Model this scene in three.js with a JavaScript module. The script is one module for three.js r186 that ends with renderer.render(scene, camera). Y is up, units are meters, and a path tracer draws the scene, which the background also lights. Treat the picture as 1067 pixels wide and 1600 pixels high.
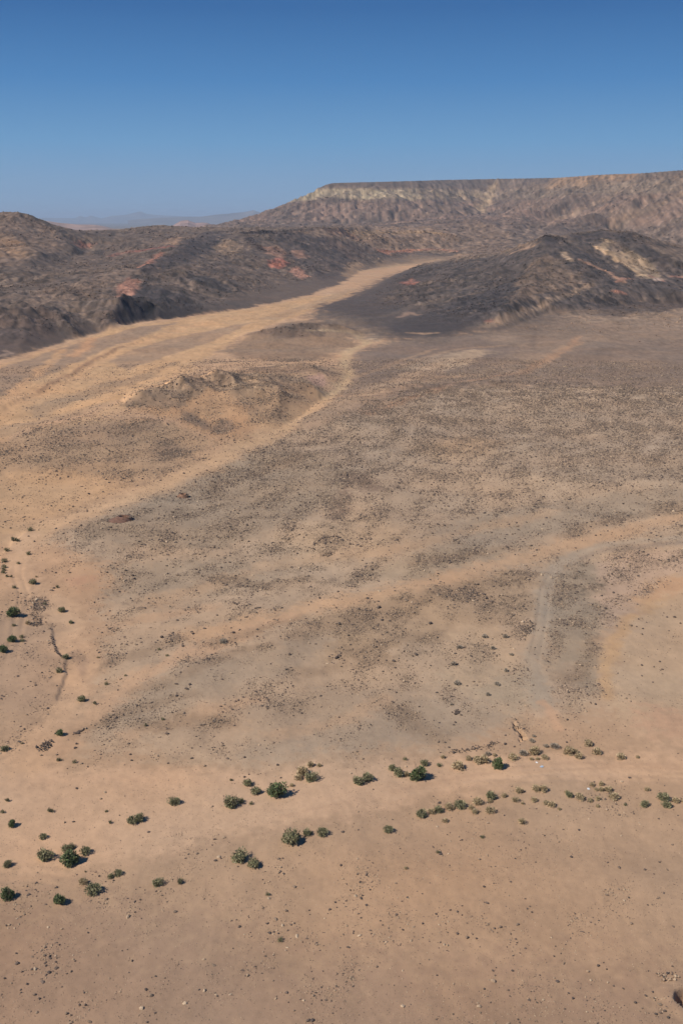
import * as THREE from 'three';
import { mergeGeometries, mergeVertices } from 'three/addons/utils/BufferGeometryUtils.js';

// ------------------------------------------------------------------ camera, sky, sun, exposure
const EYE = 80, PITCH = 16.2 * Math.PI / 180, FOV = 54;
const scene = new THREE.Scene();
const camera = new THREE.PerspectiveCamera(FOV, 682 / 1024, 0.5, 90000);
camera.position.set(0, EYE, 0);
camera.rotation.set(-PITCH, 0, 0);

const renderer = new THREE.WebGLRenderer({ antialias: true });
renderer.setSize(682, 1024);
renderer.toneMapping = THREE.LinearToneMapping;
renderer.toneMappingExposure = 1.35;
renderer.shadowMap.enabled = true;

const SKY = [[-90, .30, .25, .20], [-0.6, .26, .28, .30], [0, .190, .290, .420], [2, .160, .272, .420], [4, .112, .248, .428], [7, .058, .174, .372], [10.5, .030, .108, .275], [20, .022, .085, .235], [40, .018, .070, .200], [90, .015, .060, .180]];
{
  const w = 64, h = 2048, d = new Float32Array(w * h * 4);
  for (let j = 0; j < h; j++) {
    const e = (j + .5) / h * 180 - 90;
    let k = 0; while (k < SKY.length - 2 && e > SKY[k + 1][0]) k++;
    const a = SKY[k], b = SKY[k + 1];
    let t = Math.min(1, Math.max(0, (e - a[0]) / (b[0] - a[0])));
    for (let i = 0; i < w; i++) {
      const o = (j * w + i) * 4;
      for (let c = 0; c < 3; c++) d[o + c] = a[c + 1] + (b[c + 1] - a[c + 1]) * t;
      d[o + 3] = 1;
    }
  }
  const sky = new THREE.DataTexture(d, w, h, THREE.RGBAFormat, THREE.FloatType);
  sky.mapping = THREE.EquirectangularReflectionMapping;
  sky.magFilter = sky.minFilter = THREE.LinearFilter;
  sky.needsUpdate = true;
  scene.background = sky; scene.environment = sky;
}
const SUN_EL = 45 * Math.PI / 180, SUNV = new THREE.Vector3(-.90 * Math.cos(SUN_EL), Math.sin(SUN_EL), .44 * Math.cos(SUN_EL)).normalize();
const sun = new THREE.DirectionalLight(new THREE.Color(1, .93, .83), 3.85);
sun.position.copy(SUNV).multiplyScalar(3000); sun.castShadow = true;
sun.shadow.mapSize.set(4096, 4096); sun.shadow.radius = 1;
Object.assign(sun.shadow.camera, { left: -1500, right: 1500, top: 1500, bottom: -1500, near: 1, far: 8000 });
scene.add(sun, sun.target);
scene.fog = new THREE.FogExp2(new THREE.Color(.62, .78, 1.0), 4.5e-5);

// ------------------------------------------------------------------ helpers
function rng(seed) { let s = seed >>> 0; return () => { s = (s + 0x6D2B79F5) >>> 0; let t = s; t = Math.imul(t ^ (t >>> 15), t | 1); t ^= t + Math.imul(t ^ (t >>> 7), t | 61); return ((t ^ (t >>> 14)) >>> 0) / 4294967296; }; }
const clamp = (x, a = 0, b = 1) => x < a ? a : x > b ? b : x;
const lerp = (a, b, t) => a + (b - a) * t;
const smooth = (a, b, x) => { const t = clamp((x - a) / (b - a)); return t * t * (3 - 2 * t); };
function hash2(x, y, s) { let h = Math.imul(x, 374761393) + Math.imul(y, 668265263) + Math.imul(s, 1274126177) | 0; h = Math.imul(h ^ (h >>> 13), 1274126177); return ((h ^ (h >>> 16)) >>> 0) / 4294967296; }
const GX = [], GY = []; for (let i = 0; i < 64; i++) { GX.push(Math.cos(i / 64 * 2 * Math.PI)); GY.push(Math.sin(i / 64 * 2 * Math.PI)); }
function gdot(ix, iy, s, dx, dy) { const k = (hash2(ix, iy, s) * 64) | 0; return GX[k] * dx + GY[k] * dy; }
function noise(x, y, s = 0) {                                       // gradient noise, about -0.7 .. 0.7
  const ix = Math.floor(x), iy = Math.floor(y), fx = x - ix, fy = y - iy;
  const u = fx * fx * fx * (fx * (fx * 6 - 15) + 10), v = fy * fy * fy * (fy * (fy * 6 - 15) + 10);
  return lerp(lerp(gdot(ix, iy, s, fx, fy), gdot(ix + 1, iy, s, fx - 1, fy), u), lerp(gdot(ix, iy + 1, s, fx, fy - 1), gdot(ix + 1, iy + 1, s, fx - 1, fy - 1), u), v) * 1.4;
}
function fbm(x, y, s, n) { let a = 1, t = 0, k = 0; for (let i = 0; i < n; i++) { t += a * noise(x, y, s + i); k += a; a *= .5; x = x * 2.03 + 17.3; y = y * 2.03 - 9.1; } return t / k * 1.3; }
const CP = Math.cos(PITCH), SP = Math.sin(PITCH), FPX = 800 / Math.tan(FOV / 2 * Math.PI / 180);
function ray(px, py) {                                              // direction of sight per metre of horizontal distance, and its bearing
  const a = (px - 533.5) / FPX, b = -(py - 800) / FPX;
  const x = a, y = b * CP - SP, z = -(b * SP + CP), l = Math.hypot(x, z);
  return [x / l, y / l, z / l];
}

// ------------------------------------------------------------------ relief: one height field on a log-polar grid
const TH0 = -36 * Math.PI / 180, NT = 321, DT = -2 * TH0 / (NT - 1), U0 = Math.log(30), NU = 1570;
const R = new Float64Array(NU); for (let j = 0; j < NU; j++) R[j] = Math.exp(U0 + j * DT);
const valleyFloor = D => D < 700 ? 0 : (D - 700) * .006;
function onFloor(px, py, up = 0) { const r = ray(px, py); let D = 300; for (let k = 0; k < 40; k++) { D = (EYE - valleyFloor(D) - up) / -r[1]; } return [px, py, D]; }
const LINES = [];                                                   // [bearing, distance, height] points joined into ridges, edges and valley bottoms
function line(...pts) {
  LINES.push(pts.map(p => {
    const up = p[3], q = p.length > 2 && p[2] !== undefined ? p : onFloor(p[0], p[1], 0), r = ray(q[0], q[1]);
    return [Math.atan2(r[0], -r[2]), q[2], up !== undefined ? up : EYE + q[2] * r[1]];
  }));
}
const F = (px, py, up = 0) => onFloor(px, py, up);
// left hills
line([-200, 352, 1900], [-100, 345, 1850], [0, 331, 1800], [20, 331, 1780], [45, 336, 1750], [70, 346, 1750], [100, 355, 1750], [125, 368, 1700], [165, 388, 1600]);
line([20, 331, 1780], [10, 350, 1650], [25, 375, 1480], [60, 395, 1350], [40, 420, 1220]);
line([70, 346, 1750], [95, 372, 1600], [120, 385, 1480]);
line([-200, 400, 2500, 25], [0, 400, 2500, 25], [107, 380, 2800, 30]);
line([107, 361, 2300], [145, 359, 2300], [190, 362, 2250], [215, 357, 2200], [240, 353, 2150], [265, 354, 2150], [285, 356, 2100], [320, 361, 1950], [350, 362, 1850], [380, 361, 1750], [410, 361, 1740], [440, 359, 1800], [500, 357, 1950], [540, 355, 2150], [575, 354, 2350]);
line([107, 361, 2700, 42], [240, 356, 2700, 52], [320, 356, 2600, 58], [440, 356, 2500, 62], [540, 356, 2600, 64]);
line([160, 378, 1900], [215, 375, 1850], [250, 372, 1800], [285, 372, 1750], [310, 370, 1720]);
line([150, 388, 1680], [120, 403, 1430], [60, 428, 1180], [0, 445, 1080], [-100, 455, 1040]);
line([200, 400, 1480], [150, 412, 1330], [80, 432, 1150]);
line([0, 478, 880], [90, 452, 960], [150, 436, 1030], [215, 418, 1120], [262, 400, 1300], [300, 378, 1560], [320, 362, 1900]);
line([0, 492, 845], [90, 468, 905], [160, 456, 945], [190, 448, 970]);
line([380, 361, 1740], [392, 385, 1580], [400, 405, 1430], [415, 430, 1290], [440, 458, 1130]);
line([440, 359, 1800], [470, 385, 1650], [500, 405, 1560], [530, 420, 1500]);
line([500, 357, 1950], [530, 375, 1850], [548, 395, 1780]);
line([330, 385, 1560], [345, 410, 1350], [380, 445, 1120], [392, 462, 1060]);
line([250, 418, 1150], [275, 412, 1200], [300, 418, 1170], [340, 433, 1110], [368, 450, 1060]);
line([340, 366, 1720], [318, 392, 1480], [300, 410, 1280]);
line([262, 442, 1040], [300, 450, 1030], [345, 468, 1000]);
line([190, 446, 1000], [205, 434, 1020], [225, 440, 990], [255, 452, 960], [290, 466, 930], [325, 484, 905, 4]);
line([215, 437, 1005], [230, 458, 930], [245, 478, 880], [250, 492, 855, 2.5]);
line([195, 460, 870], [185, 485, 815], [160, 505, 775]);
line([-60, 470, 830], [40, 474, 810], [75, 484, 790], [120, 503, 745, 6]);
line([40, 474, 810], [34, 500, 725, 7.5], [36, 530, 668, 2]);
line([95, 480, 845], [120, 488, 825], [140, 500, 795]);
line(F(-120, 600), F(-60, 580), F(0, 564), F(60, 547), F(120, 528), F(165, 516), F(230, 502), F(300, 494), F(345, 489), F(400, 479), F(440, 471), F(480, 463), F(520, 449), F(545, 436), F(560, 425), F(590, 416));
// main dry riverbed, its middle and its lower bank
line(F(-200, 640), F(0, 600), F(150, 555), F(300, 520), F(400, 496), F(480, 472), F(540, 450), F(575, 430), F(600, 418), F(650, 410));
line(F(-300, 720), F(0, 662), F(100, 632), F(200, 603), F(290, 563), F(330, 545), F(380, 518), F(420, 505), F(470, 490), F(500, 478), F(560, 458), F(600, 436), F(640, 418));
// mesa
line([380, 350, 4500], [412, 341, 4500], [440, 323, 4600], [465, 311, 4700], [520, 290, 5000]);
line([400, 350, 3900], [430, 335, 4050], [470, 313, 4130], [487, 301, 4160], [505, 290, 4190], [516, 286, 4200], [560, 285, 4200], [640, 283, 4250], [700, 281, 4450], [760, 280, 4500], [820, 279, 4300], [870, 278, 4050], [940, 273, 3650], [1000, 271, 3450], [1067, 266, 3200], [1200, 258, 2950], [1400, 250, 2700]);
line([-600, 345, 4200, 8], [0, 345, 4300, 8], [250, 345, 4700, 8], [370, 345, 5400, 8], [460, 330, 6200, 20]);
line([-600, 345, 3200, 14], [0, 345, 3300, 14], [250, 345, 3500, 20]);
line([520, 287, 5200, 222], [700, 283, 5600, 232], [870, 280, 5400, 230], [1067, 270, 4800, 235], [1400, 258, 4600, 240]);
line([300, 360, 4300, 40], [400, 352, 3620], [450, 355, 3600], [520, 354, 3700], [560, 353, 3720], [600, 352, 3720], [660, 348, 3750], [700, 346, 3850], [760, 336, 3950], [830, 344, 3500], [900, 352, 3200], [980, 364, 2850], [1067, 384, 2550], [1200, 400, 2400], [1400, 410, 2200]);
line([575, 285, 4200], [605, 305, 4020], [640, 322, 3880], [690, 334, 3700], [720, 345, 3400]);
line([640, 283, 4250], [680, 300, 4150], [720, 322, 3980]);
line([765, 285, 4480], [772, 300, 4330], [755, 325, 4100], [745, 340, 3800]);
line([940, 273, 3650], [900, 300, 3560], [850, 322, 3420], [800, 336, 3350]);
line([1067, 266, 3200], [1020, 295, 3090], [960, 325, 2980], [900, 342, 2950]);
// bench below the mesa with its low cliffs, the pale spur
line([540, 354, 2700], [600, 354, 2900], [660, 352, 3000], [700, 350, 3200]);
line([560, 362, 2300], [600, 360, 2450], [650, 358, 2500], [690, 363, 2500], [720, 368, 2450]);
line([560, 390, 2080], [600, 392, 2120], [640, 390, 2190], [690, 388, 2290], [720, 392, 2250]);
line([555, 402, 1900], [600, 405, 1930], [660, 403, 2000], [720, 400, 2080]);
line([745, 340, 3800, 90], [755, 345, 2900], [738, 360, 2700], [722, 375, 2480], [705, 390, 2300]);
line([755, 345, 2900], [790, 362, 2620], [830, 382, 2350]);
line([830, 386, 2100, 26], [900, 378, 2100, 28], [985, 385, 2050, 28], [1067, 392, 2050, 26], [1400, 420, 1900, 20]);
// dark twin-topped hill on the right
line([1400, 520, 990], [1150, 470, 1056], [1110, 440, 1111], [1067, 412, 1188], [1035, 395, 1232], [1000, 371, 1298], [985, 361, 1336], [960, 360, 1364], [930, 359, 1375], [895, 363, 1364], [878, 374, 1298], [868, 369, 1270], [855, 367, 1265], [845, 369, 1276], [835, 374, 1298], [810, 386, 1342], [780, 396, 1408], [740, 403, 1485], [700, 406, 1554], [660, 413, 1616], [630, 421, 1674]);
line([985, 361, 1463, 60], [930, 359, 1492, 62], [895, 363, 1474, 60]);
line([1067, 400, 1520, 20], [960, 390, 1646, 26], [855, 390, 1586, 24], [780, 400, 1646, 18], [700, 405, 1700, 10]);
line([855, 367, 1265], [845, 400, 1150], [830, 440, 985], [800, 475, 850], [770, 500, 782]);
line([868, 369, 1265], [900, 402, 1133], [925, 425, 1062], [960, 455, 974]);
line([878, 374, 1298], [905, 392, 1232], [960, 418, 1133], [1010, 440, 1050], [1070, 456, 990]);
line([780, 396, 1400], [760, 430, 1120], [720, 475, 895], [690, 500, 800]);
line([820, 420, 1110], [790, 450, 965], [755, 490, 828]);
line([740, 425, 1230], [690, 460, 985], [640, 495, 840]);
line([700, 406, 1520], [660, 440, 1160], [600, 480, 920], [545, 498, 830]);
line(F(1300, 500, 4), F(1067, 476, 5), F(1000, 474, 6), F(930, 486, 6), F(860, 488, 5), F(800, 512, 3), F(740, 522, 2), F(680, 530, 2), F(620, 530, 1), F(575, 519, 1), F(530, 505), F(490, 492));
// low knolls between the riverbed and its side channel
line([380, 530, 700, 1], [420, 514, 720], [470, 506, 740], [520, 506, 750], [560, 512, 735, 3]);
line([190, 625, 440, 3], [220, 617, 442], [270, 604, 457], [330, 587, 482], [380, 587, 492], [430, 591, 490], [480, 599, 472], [505, 606, 468, 2]);
line([330, 587, 482], [347, 612, 458, 6], [345, 640, 428, 3.2], [350, 662, 408, 1]);
line([420, 592, 488], [440, 622, 448, 6.2], [428, 650, 420, 3.4], [415, 672, 398, 1]);
line([380, 588, 490], [392, 625, 446, 5.6], [388, 660, 410, 2.4]);
line([220, 617, 442], [240, 634, 424, 3.4], [255, 650, 412, 1.6]);
line(F(314, 656, .5), F(335, 668, .3), F(350, 684));
line([430, 575, 545, 3], [480, 578, 540, 4.5], [510, 585, 520, 3]);
line([-200, 690, 390, 3], [0, 672, 400, 3.5], [100, 655, 405, 4], [200, 655, 405, 4], [265, 668, 392, 2.5]);
line(F(560, 522), F(572, 535), F(545, 548), F(535, 566), F(545, 586), F(530, 606), F(500, 626), F(475, 646), F(440, 668), F(400, 688), F(360, 706), F(320, 730));
// edge of the gravel terrace on the right and the shallow valley behind it
line([440, 690, 372, .3], [480, 662, 405, 3], [560, 629, 450, 4], [640, 609, 476, 5], [760, 596, 484, 5.6], [880, 598, 478, 5.6], [1067, 602, 470, 5.5], [1300, 606, 470, 5.5]);
line(F(560, 615, .3), F(640, 595, .8), F(760, 580, 1.5), F(880, 575, 2), F(1067, 570, 2.5), F(1300, 570, 2.5));

const H = new Float32Array(NU * NT), MASK = new Float32Array(NU * NT), HILL = new Float32Array(NU * NT);
{
  // constraints
  const fixed = new Uint8Array(NU * NT), val = new Float32Array(NU * NT), cnt = new Uint8Array(NU * NT);
  for (const L of LINES) for (let i = 0; i + 1 < L.length; i++) {
    const [t0, r0, h0] = L[i], [t1, r1, h1] = L[i + 1];
    const x0 = Math.sin(t0) * r0, z0 = Math.cos(t0) * r0, x1 = Math.sin(t1) * r1, z1 = Math.cos(t1) * r1;
    const n = Math.ceil(Math.max(Math.abs(t1 - t0), Math.abs(Math.log(r1 / r0))) / DT * 2) + 1;
    for (let k = 0; k <= n; k++) {
      const a = k / n, x = lerp(x0, x1, a), z = lerp(z0, z1, a), c = Math.round((Math.atan2(x, z) - TH0) / DT), j = Math.round((Math.log(Math.hypot(x, z)) - U0) / DT);
      if (c < 0 || c >= NT || j < 0 || j >= NU) continue;
      const o = j * NT + c, h = lerp(h0, h1, a);
      if (!fixed[o]) { fixed[o] = 1; val[o] = h; cnt[o] = 1; } else if (k && k < n) { val[o] = Math.max(val[o], h); }
    }
  }
  for (let j = 0; j < NU; j++) for (let c = 0; c < NT; c++) if (R[j] < 300 || R[j] > 9000) { const o = j * NT + c; fixed[o] = 1; val[o] = R[j] < 300 ? 0 : 10; }
  // membrane through the lines, coarse to fine
  function solve(nu, nt, fx, vl) {
    const h = new Float32Array(nu * nt);
    if (Math.min(nu, nt) > 24) {
      const mu = (nu + 1) >> 1, mt = (nt + 1) >> 1, f2 = new Uint8Array(mu * mt), v2 = new Float32Array(mu * mt), n2 = new Uint16Array(mu * mt);
      for (let j = 0; j < nu; j++) for (let c = 0; c < nt; c++) { const o = j * nt + c; if (fx[o]) { const p = (j >> 1) * mt + (c >> 1); f2[p] = 1; v2[p] += vl[o]; n2[p]++; } }
      for (let p = 0; p < f2.length; p++) if (n2[p]) v2[p] /= n2[p];
      const g = solve(mu, mt, f2, v2);
      for (let j = 0; j < nu; j++) for (let c = 0; c < nt; c++) {
        const y = Math.min(mu - 1, j / 2), x = Math.min(mt - 1, c / 2), a = Math.min(mu - 2, y | 0), b = Math.min(mt - 2, x | 0), u = y - a, v = x - b;
        h[j * nt + c] = lerp(lerp(g[a * mt + b], g[a * mt + b + 1], v), lerp(g[(a + 1) * mt + b], g[(a + 1) * mt + b + 1], v), u);
      }
    }
    for (let p = 0; p < h.length; p++) if (fx[p]) h[p] = vl[p];
    const its = Math.min(nu, nt) > 24 ? 40 : 400;
    for (let k = 0; k < its; k++) for (let j = 0; j < nu; j++) for (let c = 0; c < nt; c++) {
      const o = j * nt + c; if (fx[o]) continue;
      const m = (h[j ? o - nt : o] + h[j < nu - 1 ? o + nt : o] + h[c ? o - 1 : o] + h[c < nt - 1 ? o + 1 : o]) / 4;
      h[o] += (m - h[o]) * 1.5;
    }
    return h;
  }
  H.set(solve(NU, NT, fixed, val));
  // roughness before erosion, scaled by how hilly the place is
  for (let j = 0; j < NU; j++) for (let c = 0; c < NT; c++) {
    const o = j * NT + c, t = TH0 + c * DT, r = R[j], x = Math.sin(t) * r, z = -Math.cos(t) * r;
    const flat = valleyFloor(r), m = smooth(1.2, 9, H[o] - flat) * smooth(360, 480, r) * (1 - smooth(198, 218, H[o])); HILL[o] = Math.max(m, smooth(150, 190, H[o])); MASK[o] = m * (fixed[o] ? .3 : 1) * (r > 3000 ? 2.1 : 1);
    const s = Math.min(90, 14 + r * .022);
    const w = fbm(x / s / 2, z / s / 2, 11, 3) * .8;
    H[o] += m * (fbm(x / s + w, z / s - w, 21, 5) * s * .10 + fbm(x / s * 5, z / s * 5, 31, 2) * s * .018) * (r > 3000 ? .95 : .75);
  }
  // stream-power erosion: gullies run down every slope
  const N = NU * NT, rec = new Int32Array(N), order = new Int32Array(N), A = new Float32Array(N), fill = new Float32Array(N), seen = new Uint8Array(N);
  const off = [-1, 1, -NT, NT, -NT - 1, -NT + 1, NT - 1, NT + 1], dl = [1, 1, 1, 1, 1.414, 1.414, 1.414, 1.414];
  const heap = new Int32Array(N + 8);
  function route() {
    seen.fill(0); let n = 0, m = 0;
    const up = (i) => { while (i > 0) { const p = (i - 1) >> 1; if (fill[heap[p]] <= fill[heap[i]]) break; const t = heap[p]; heap[p] = heap[i]; heap[i] = t; i = p; } };
    const push = o => { heap[n] = o; up(n++); };
    for (let c = 0; c < NT; c++) { const o = c; fill[o] = H[o]; seen[o] = 1; rec[o] = o; push(o); }
    while (n) {
      const o = heap[0]; heap[0] = heap[--n];
      let i = 0; for (;;) { let l = 2 * i + 1; if (l >= n) break; if (l + 1 < n && fill[heap[l + 1]] < fill[heap[l]]) l++; if (fill[heap[i]] <= fill[heap[l]]) break; const t = heap[l]; heap[l] = heap[i]; heap[i] = t; i = l; }
      order[m++] = o;
      const j = (o / NT) | 0, c = o - j * NT;
      for (let k = 0; k < 8; k++) {
        const q = o + off[k]; if (q < 0 || q >= N) continue;
        const qc = q % NT; if (Math.abs(qc - c) > 1 || seen[q]) continue;
        seen[q] = 1; rec[q] = o; fill[q] = Math.max(H[q], fill[o] + 1e-5); push(q);
      }
    }
    // steepest descent where there is one
    for (let o = 0; o < N; o++) {
      const c = o % NT, j = (o / NT) | 0; let best = 0, b = -1;
      for (let k = 0; k < 8; k++) { const q = o + off[k]; if (q < 0 || q >= N || Math.abs(q % NT - c) > 1) continue; const s = (fill[o] - fill[q]) / dl[k]; if (s > best) { best = s; b = q; } }
      if (b >= 0 && j > 0) rec[o] = b;
    }
    for (let o = 0; o < N; o++) { const d = R[(o / NT) | 0] * DT; A[o] = d * d; }
    for (let i = N - 1; i >= 0; i--) { const o = order[i]; if (rec[o] !== o) A[rec[o]] += A[o]; }
  }
  for (let it = 0; it < 7; it++) {
    route();
    for (let i = 0; i < N; i++) {
      const o = order[i], q = rec[o]; if (q === o || H[q] >= H[o] || MASK[o] <= 0) continue;
      const d = R[(o / NT) | 0] * DT, f = .020 * MASK[o] * Math.pow(Math.min(A[o], 60 * d * d), .46) / d * Math.sqrt(d / 4);
      H[o] = (H[o] + f * H[q]) / (1 + f);
    }
    // scree: nothing loose stands steeper than about 36 degrees
    for (let i = 0; i < N; i++) {
      const j = (i / NT) | 0, c = i % NT; if (j < 1 || j >= NU - 1 || c < 1 || c >= NT - 1 || MASK[i] <= 0) continue;
      const d = R[j] * DT, lim = .74 * d;
      for (let k = 0; k < 4; k++) { const q = i + off[k], e = H[i] - H[q] - lim; if (e > 0) { H[i] -= e * .22; H[q] += e * .22; } }
    }
  }
  for (let o = 0; o < N; o++) MASK[o] = Math.log(A[o]);            // from here on: how much water passes
}
const FLOW = MASK;
function grid(G, t, r) {                                            // smooth look-up on the log-polar grid
  const x = clamp((t - TH0) / DT, 1, NT - 3), y = clamp((Math.log(r) - U0) / DT, 1, NU - 3), c = x | 0, j = y | 0, u = x - c, v = y - j;
  const cub = (a, b, c2, d, s) => b + .5 * s * (c2 - a + s * (2 * a - 5 * b + 4 * c2 - d + s * (3 * (b - c2) + d - a)));
  const row = k => { const o = (j + k) * NT + c; return cub(G[o - 1], G[o], G[o + 1], G[o + 2], u); };
  return cub(row(-1), row(0), row(1), row(2), v);
}
// small relief of the plain: banks cut by floods, ruts, a dug pit
const ground = (px, py) => { const p = onFloor(px, py), d = ray(px, py); return [d[0] * p[2], d[2] * p[2]]; };
function path(pts) { const P = pts.map(p => ground(p[0], p[1])); let x0 = 1e9, x1 = -1e9, z0 = 1e9, z1 = -1e9; for (const [x, z] of P) { x0 = Math.min(x0, x); x1 = Math.max(x1, x); z0 = Math.min(z0, z); z1 = Math.max(z1, z); } return { P, x0, x1, z0, z1 }; }
function along(L, x, z, reach) {                                    // [distance, signed side (right of the way positive), share of the way] to a polyline
  if (x < L.x0 - reach || x > L.x1 + reach || z < L.z0 - reach || z > L.z1 + reach) return null;
  let best = 1e18, side = 0, way = 0; const P = L.P, n = P.length - 1;
  for (let i = 0; i < n; i++) {
    const ax = P[i][0], az = P[i][1], dx = P[i + 1][0] - ax, dz = P[i + 1][1] - az, t = clamp(((x - ax) * dx + (z - az) * dz) / (dx * dx + dz * dz)), ex = x - ax - dx * t, ez = z - az - dz * t, d = ex * ex + ez * ez;
    if (d < best) { best = d; side = dx * ez - dz * ex > 0 ? 1 : -1; way = (i + t) / n; }
  }
  const d = Math.sqrt(best); return d > reach ? null : [d, side, way];
}
// bank: ground falls by h from the left of the way to its right, and comes up again over `back` metres
const BANKS = [
  { L: path([[79, 965], [81, 985], [84, 1005], [92, 1022], [104, 1031], [101, 1048], [98, 1068], [90, 1086], [86, 1102]]), h: -.32, w: .7, back: 12 },
  { L: path([[-20, 652], [45, 616], [95, 594], [140, 566], [200, 538], [250, 521]]), h: .7, w: 3, back: 60 },
  { L: path([[-10, 880], [6, 862], [22, 846], [45, 832]]), h: -.5, w: .5, back: 14 },
];
const CRACK = path([[804, 1124], [806, 1131], [813, 1140], [817, 1150], [815, 1158]]), NARROW = path([[845, 1093], [856, 1106], [866, 1120], [874, 1136]]);
const RUTS = [[[1100, 843], [1010, 846], [940, 853], [893, 868], [866, 888], [852, 915], [848, 950], [843, 990], [834, 1030], [838, 1066]], [[55, 862], [30, 880], [28, 905], [38, 930], [36, 955], [27, 985], [20, 1020], [12, 1060]], [[120, 880], [62, 920], [33, 950], [24, 990]], [[-30, 1367], [60, 1366], [110, 1375]], [[700, 1224], [850, 1212], [960, 1210], [1100, 1222]], [[680, 1216], [850, 1204], [980, 1205], [1100, 1214]], [[720, 845], [800, 818], [900, 790], [1100, 764]]].map(path);
const PIT = ground(1076, 1563);
function relief(x, z, r) {
  let h = fbm(x / 45, z / 45, 61, 3) * 1.3 * smooth(60, 160, r) + fbm(x / 120, z / 120, 63, 2) * 3 * smooth(120, 260, r) * (1 - smooth(420, 700, r)) + fbm(x / 9, z / 9, 65, 3) * .16 + fbm(x / 1.7, z / 1.7, 68, 2) * .035 * (1 - smooth(200, 400, r));
  for (const b of BANKS) {
    const a = along(b.L, x, z, b.back); if (!a) continue;
    const s = a[0] * a[1] * Math.sign(b.h) + noise(x / 3, z / 3, 71) * b.w * .6, e = smooth(0, .12, a[2]) * smooth(0, .12, 1 - a[2]) * (a[2] <= 0 || a[2] >= 1 ? 0 : 1);
    h -= Math.abs(b.h) * e * smooth(-b.w * .4, b.w * .6, s) * (1 - smooth(b.back * .2, b.back, a[0]));
  }
  let a = along(CRACK, x, z, 4); if (a) h -= .8 * (1 - smooth(.05, .55, a[0] + noise(x * 1.6, z * 1.6, 73) * .7)) * smooth(0, .1, a[2]) * smooth(0, .15, 1 - a[2]);
  for (const L of RUTS) { a = along(L, x, z, 3.2); if (a) { const e = smooth(0, .2, a[2]) * smooth(0, .2, 1 - a[2]); h -= e * .045 * (1 - smooth(.15, .5, Math.abs(a[0] - .85))) - e * .025 * (1 - smooth(.2, .6, Math.abs(a[0] - 1.7))); } }
  const d = Math.hypot(x - PIT[0], z - PIT[1]) + noise(x, z, 75) * .18;
  if (d < 7) h += d < 1.9 ? lerp(-1.15, .32, smooth(1.0, 1.75, d)) : .32 * (1 - smooth(1.9, 3.6, d));
  return h;
}
function height(x, z) {
  const r = Math.hypot(x, z), t = Math.atan2(x, -z);
  if (r < 32 || r > 13000) return 0;
  const edge = (1 - smooth(9000, 12000, r)) * (1 - smooth(.56, .62, Math.abs(t)));
  let h = grid(H, t, r) * edge;
  const m = clamp(grid(HILL, t, r));
  if (m > .02 && r < 6500) {
    const k = m * edge, rg = 1 - Math.abs(noise(x / 34, z / 34, 81)) * 1.6, big = r > 2700 ? 1.7 : 1;
    const rough = (.34 + .78 * smooth(-.05, .5, fbm(x / 130, z / 130, 80, 3))) * big * (1 - smooth(200, 218, h));
    h += k * (rg * rg * 3 - 1.5 + (1 - Math.abs(noise(x / 15 + 3, z / 15, 83)) * 1.8) * 1.6 + fbm(x / 7, z / 7, 85, 2) * 1.1) * rough;
    if (r > 2400) { const g = 1 - Math.abs(noise(x / 95, z / 95, 87)) * 1.7, g2 = 1 - Math.abs(noise(x / 44, z / 44, 88)) * 1.7; h += k * smooth(2400, 3000, r) * ((g - .6) * 6 + (g2 - .6) * 3.5) * (1 - smooth(205, 222, h)); }
  }
  if (r < 1100) h += relief(x, z, r) * (1 - m) * (1 - smooth(800, 1100, r));
  return h;
}
function at(px, py) {                                               // where the line of sight through that point of the photograph meets the relief
  const d = ray(px, py); let D = 60, p = 60;
  while (D < 20000) { if (EYE + d[1] * D < height(d[0] * D, d[2] * D)) break; p = D; D *= 1.004; D += .2; }
  for (let k = 0; k < 20; k++) { const m = (p + D) / 2; if (EYE + d[1] * m < height(d[0] * m, d[2] * m)) D = m; else p = m; }
  return new THREE.Vector3(d[0] * D, height(d[0] * D, d[2] * D), d[2] * D);
}
function tag(o, name, label, category, kind, group) { o.name = name; o.userData = { label, category }; if (kind) o.userData.kind = kind; if (group) o.userData.group = group; return o; }

// ------------------------------------------------------------------ what the ground is made of
// A colour is given as it looks flat in full sun; dividing by that light leaves the base colour.
const LIT = [1.21, 1.235, 1.345];
const toLin = v => { v /= 255; return v <= .04045 ? v / 12.92 : ((v + .055) / 1.055) ** 2.4; };
const base = (r, g, b) => [toLin(r) / LIT[0], toLin(g) / LIT[1], toLin(b) / LIT[2]];
const AREAS = [];
function bounds(o) { o.x0 = o.z0 = 1e9; o.x1 = o.z1 = -1e9; for (const [x, z] of o.P) { o.x0 = Math.min(o.x0, x); o.x1 = Math.max(o.x1, x); o.z0 = Math.min(o.z0, z); o.z1 = Math.max(o.z1, z); } return o; }
function spot(p) { if (p[2]) { const d = ray(p[0], p[1]); return [d[0] * p[2], d[2] * p[2]]; } if (Math.abs(p[0] - 533) > 700) return ground(p[0], p[1]); const v = at(p[0], p[1]); return [v.x, v.z]; }
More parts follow.
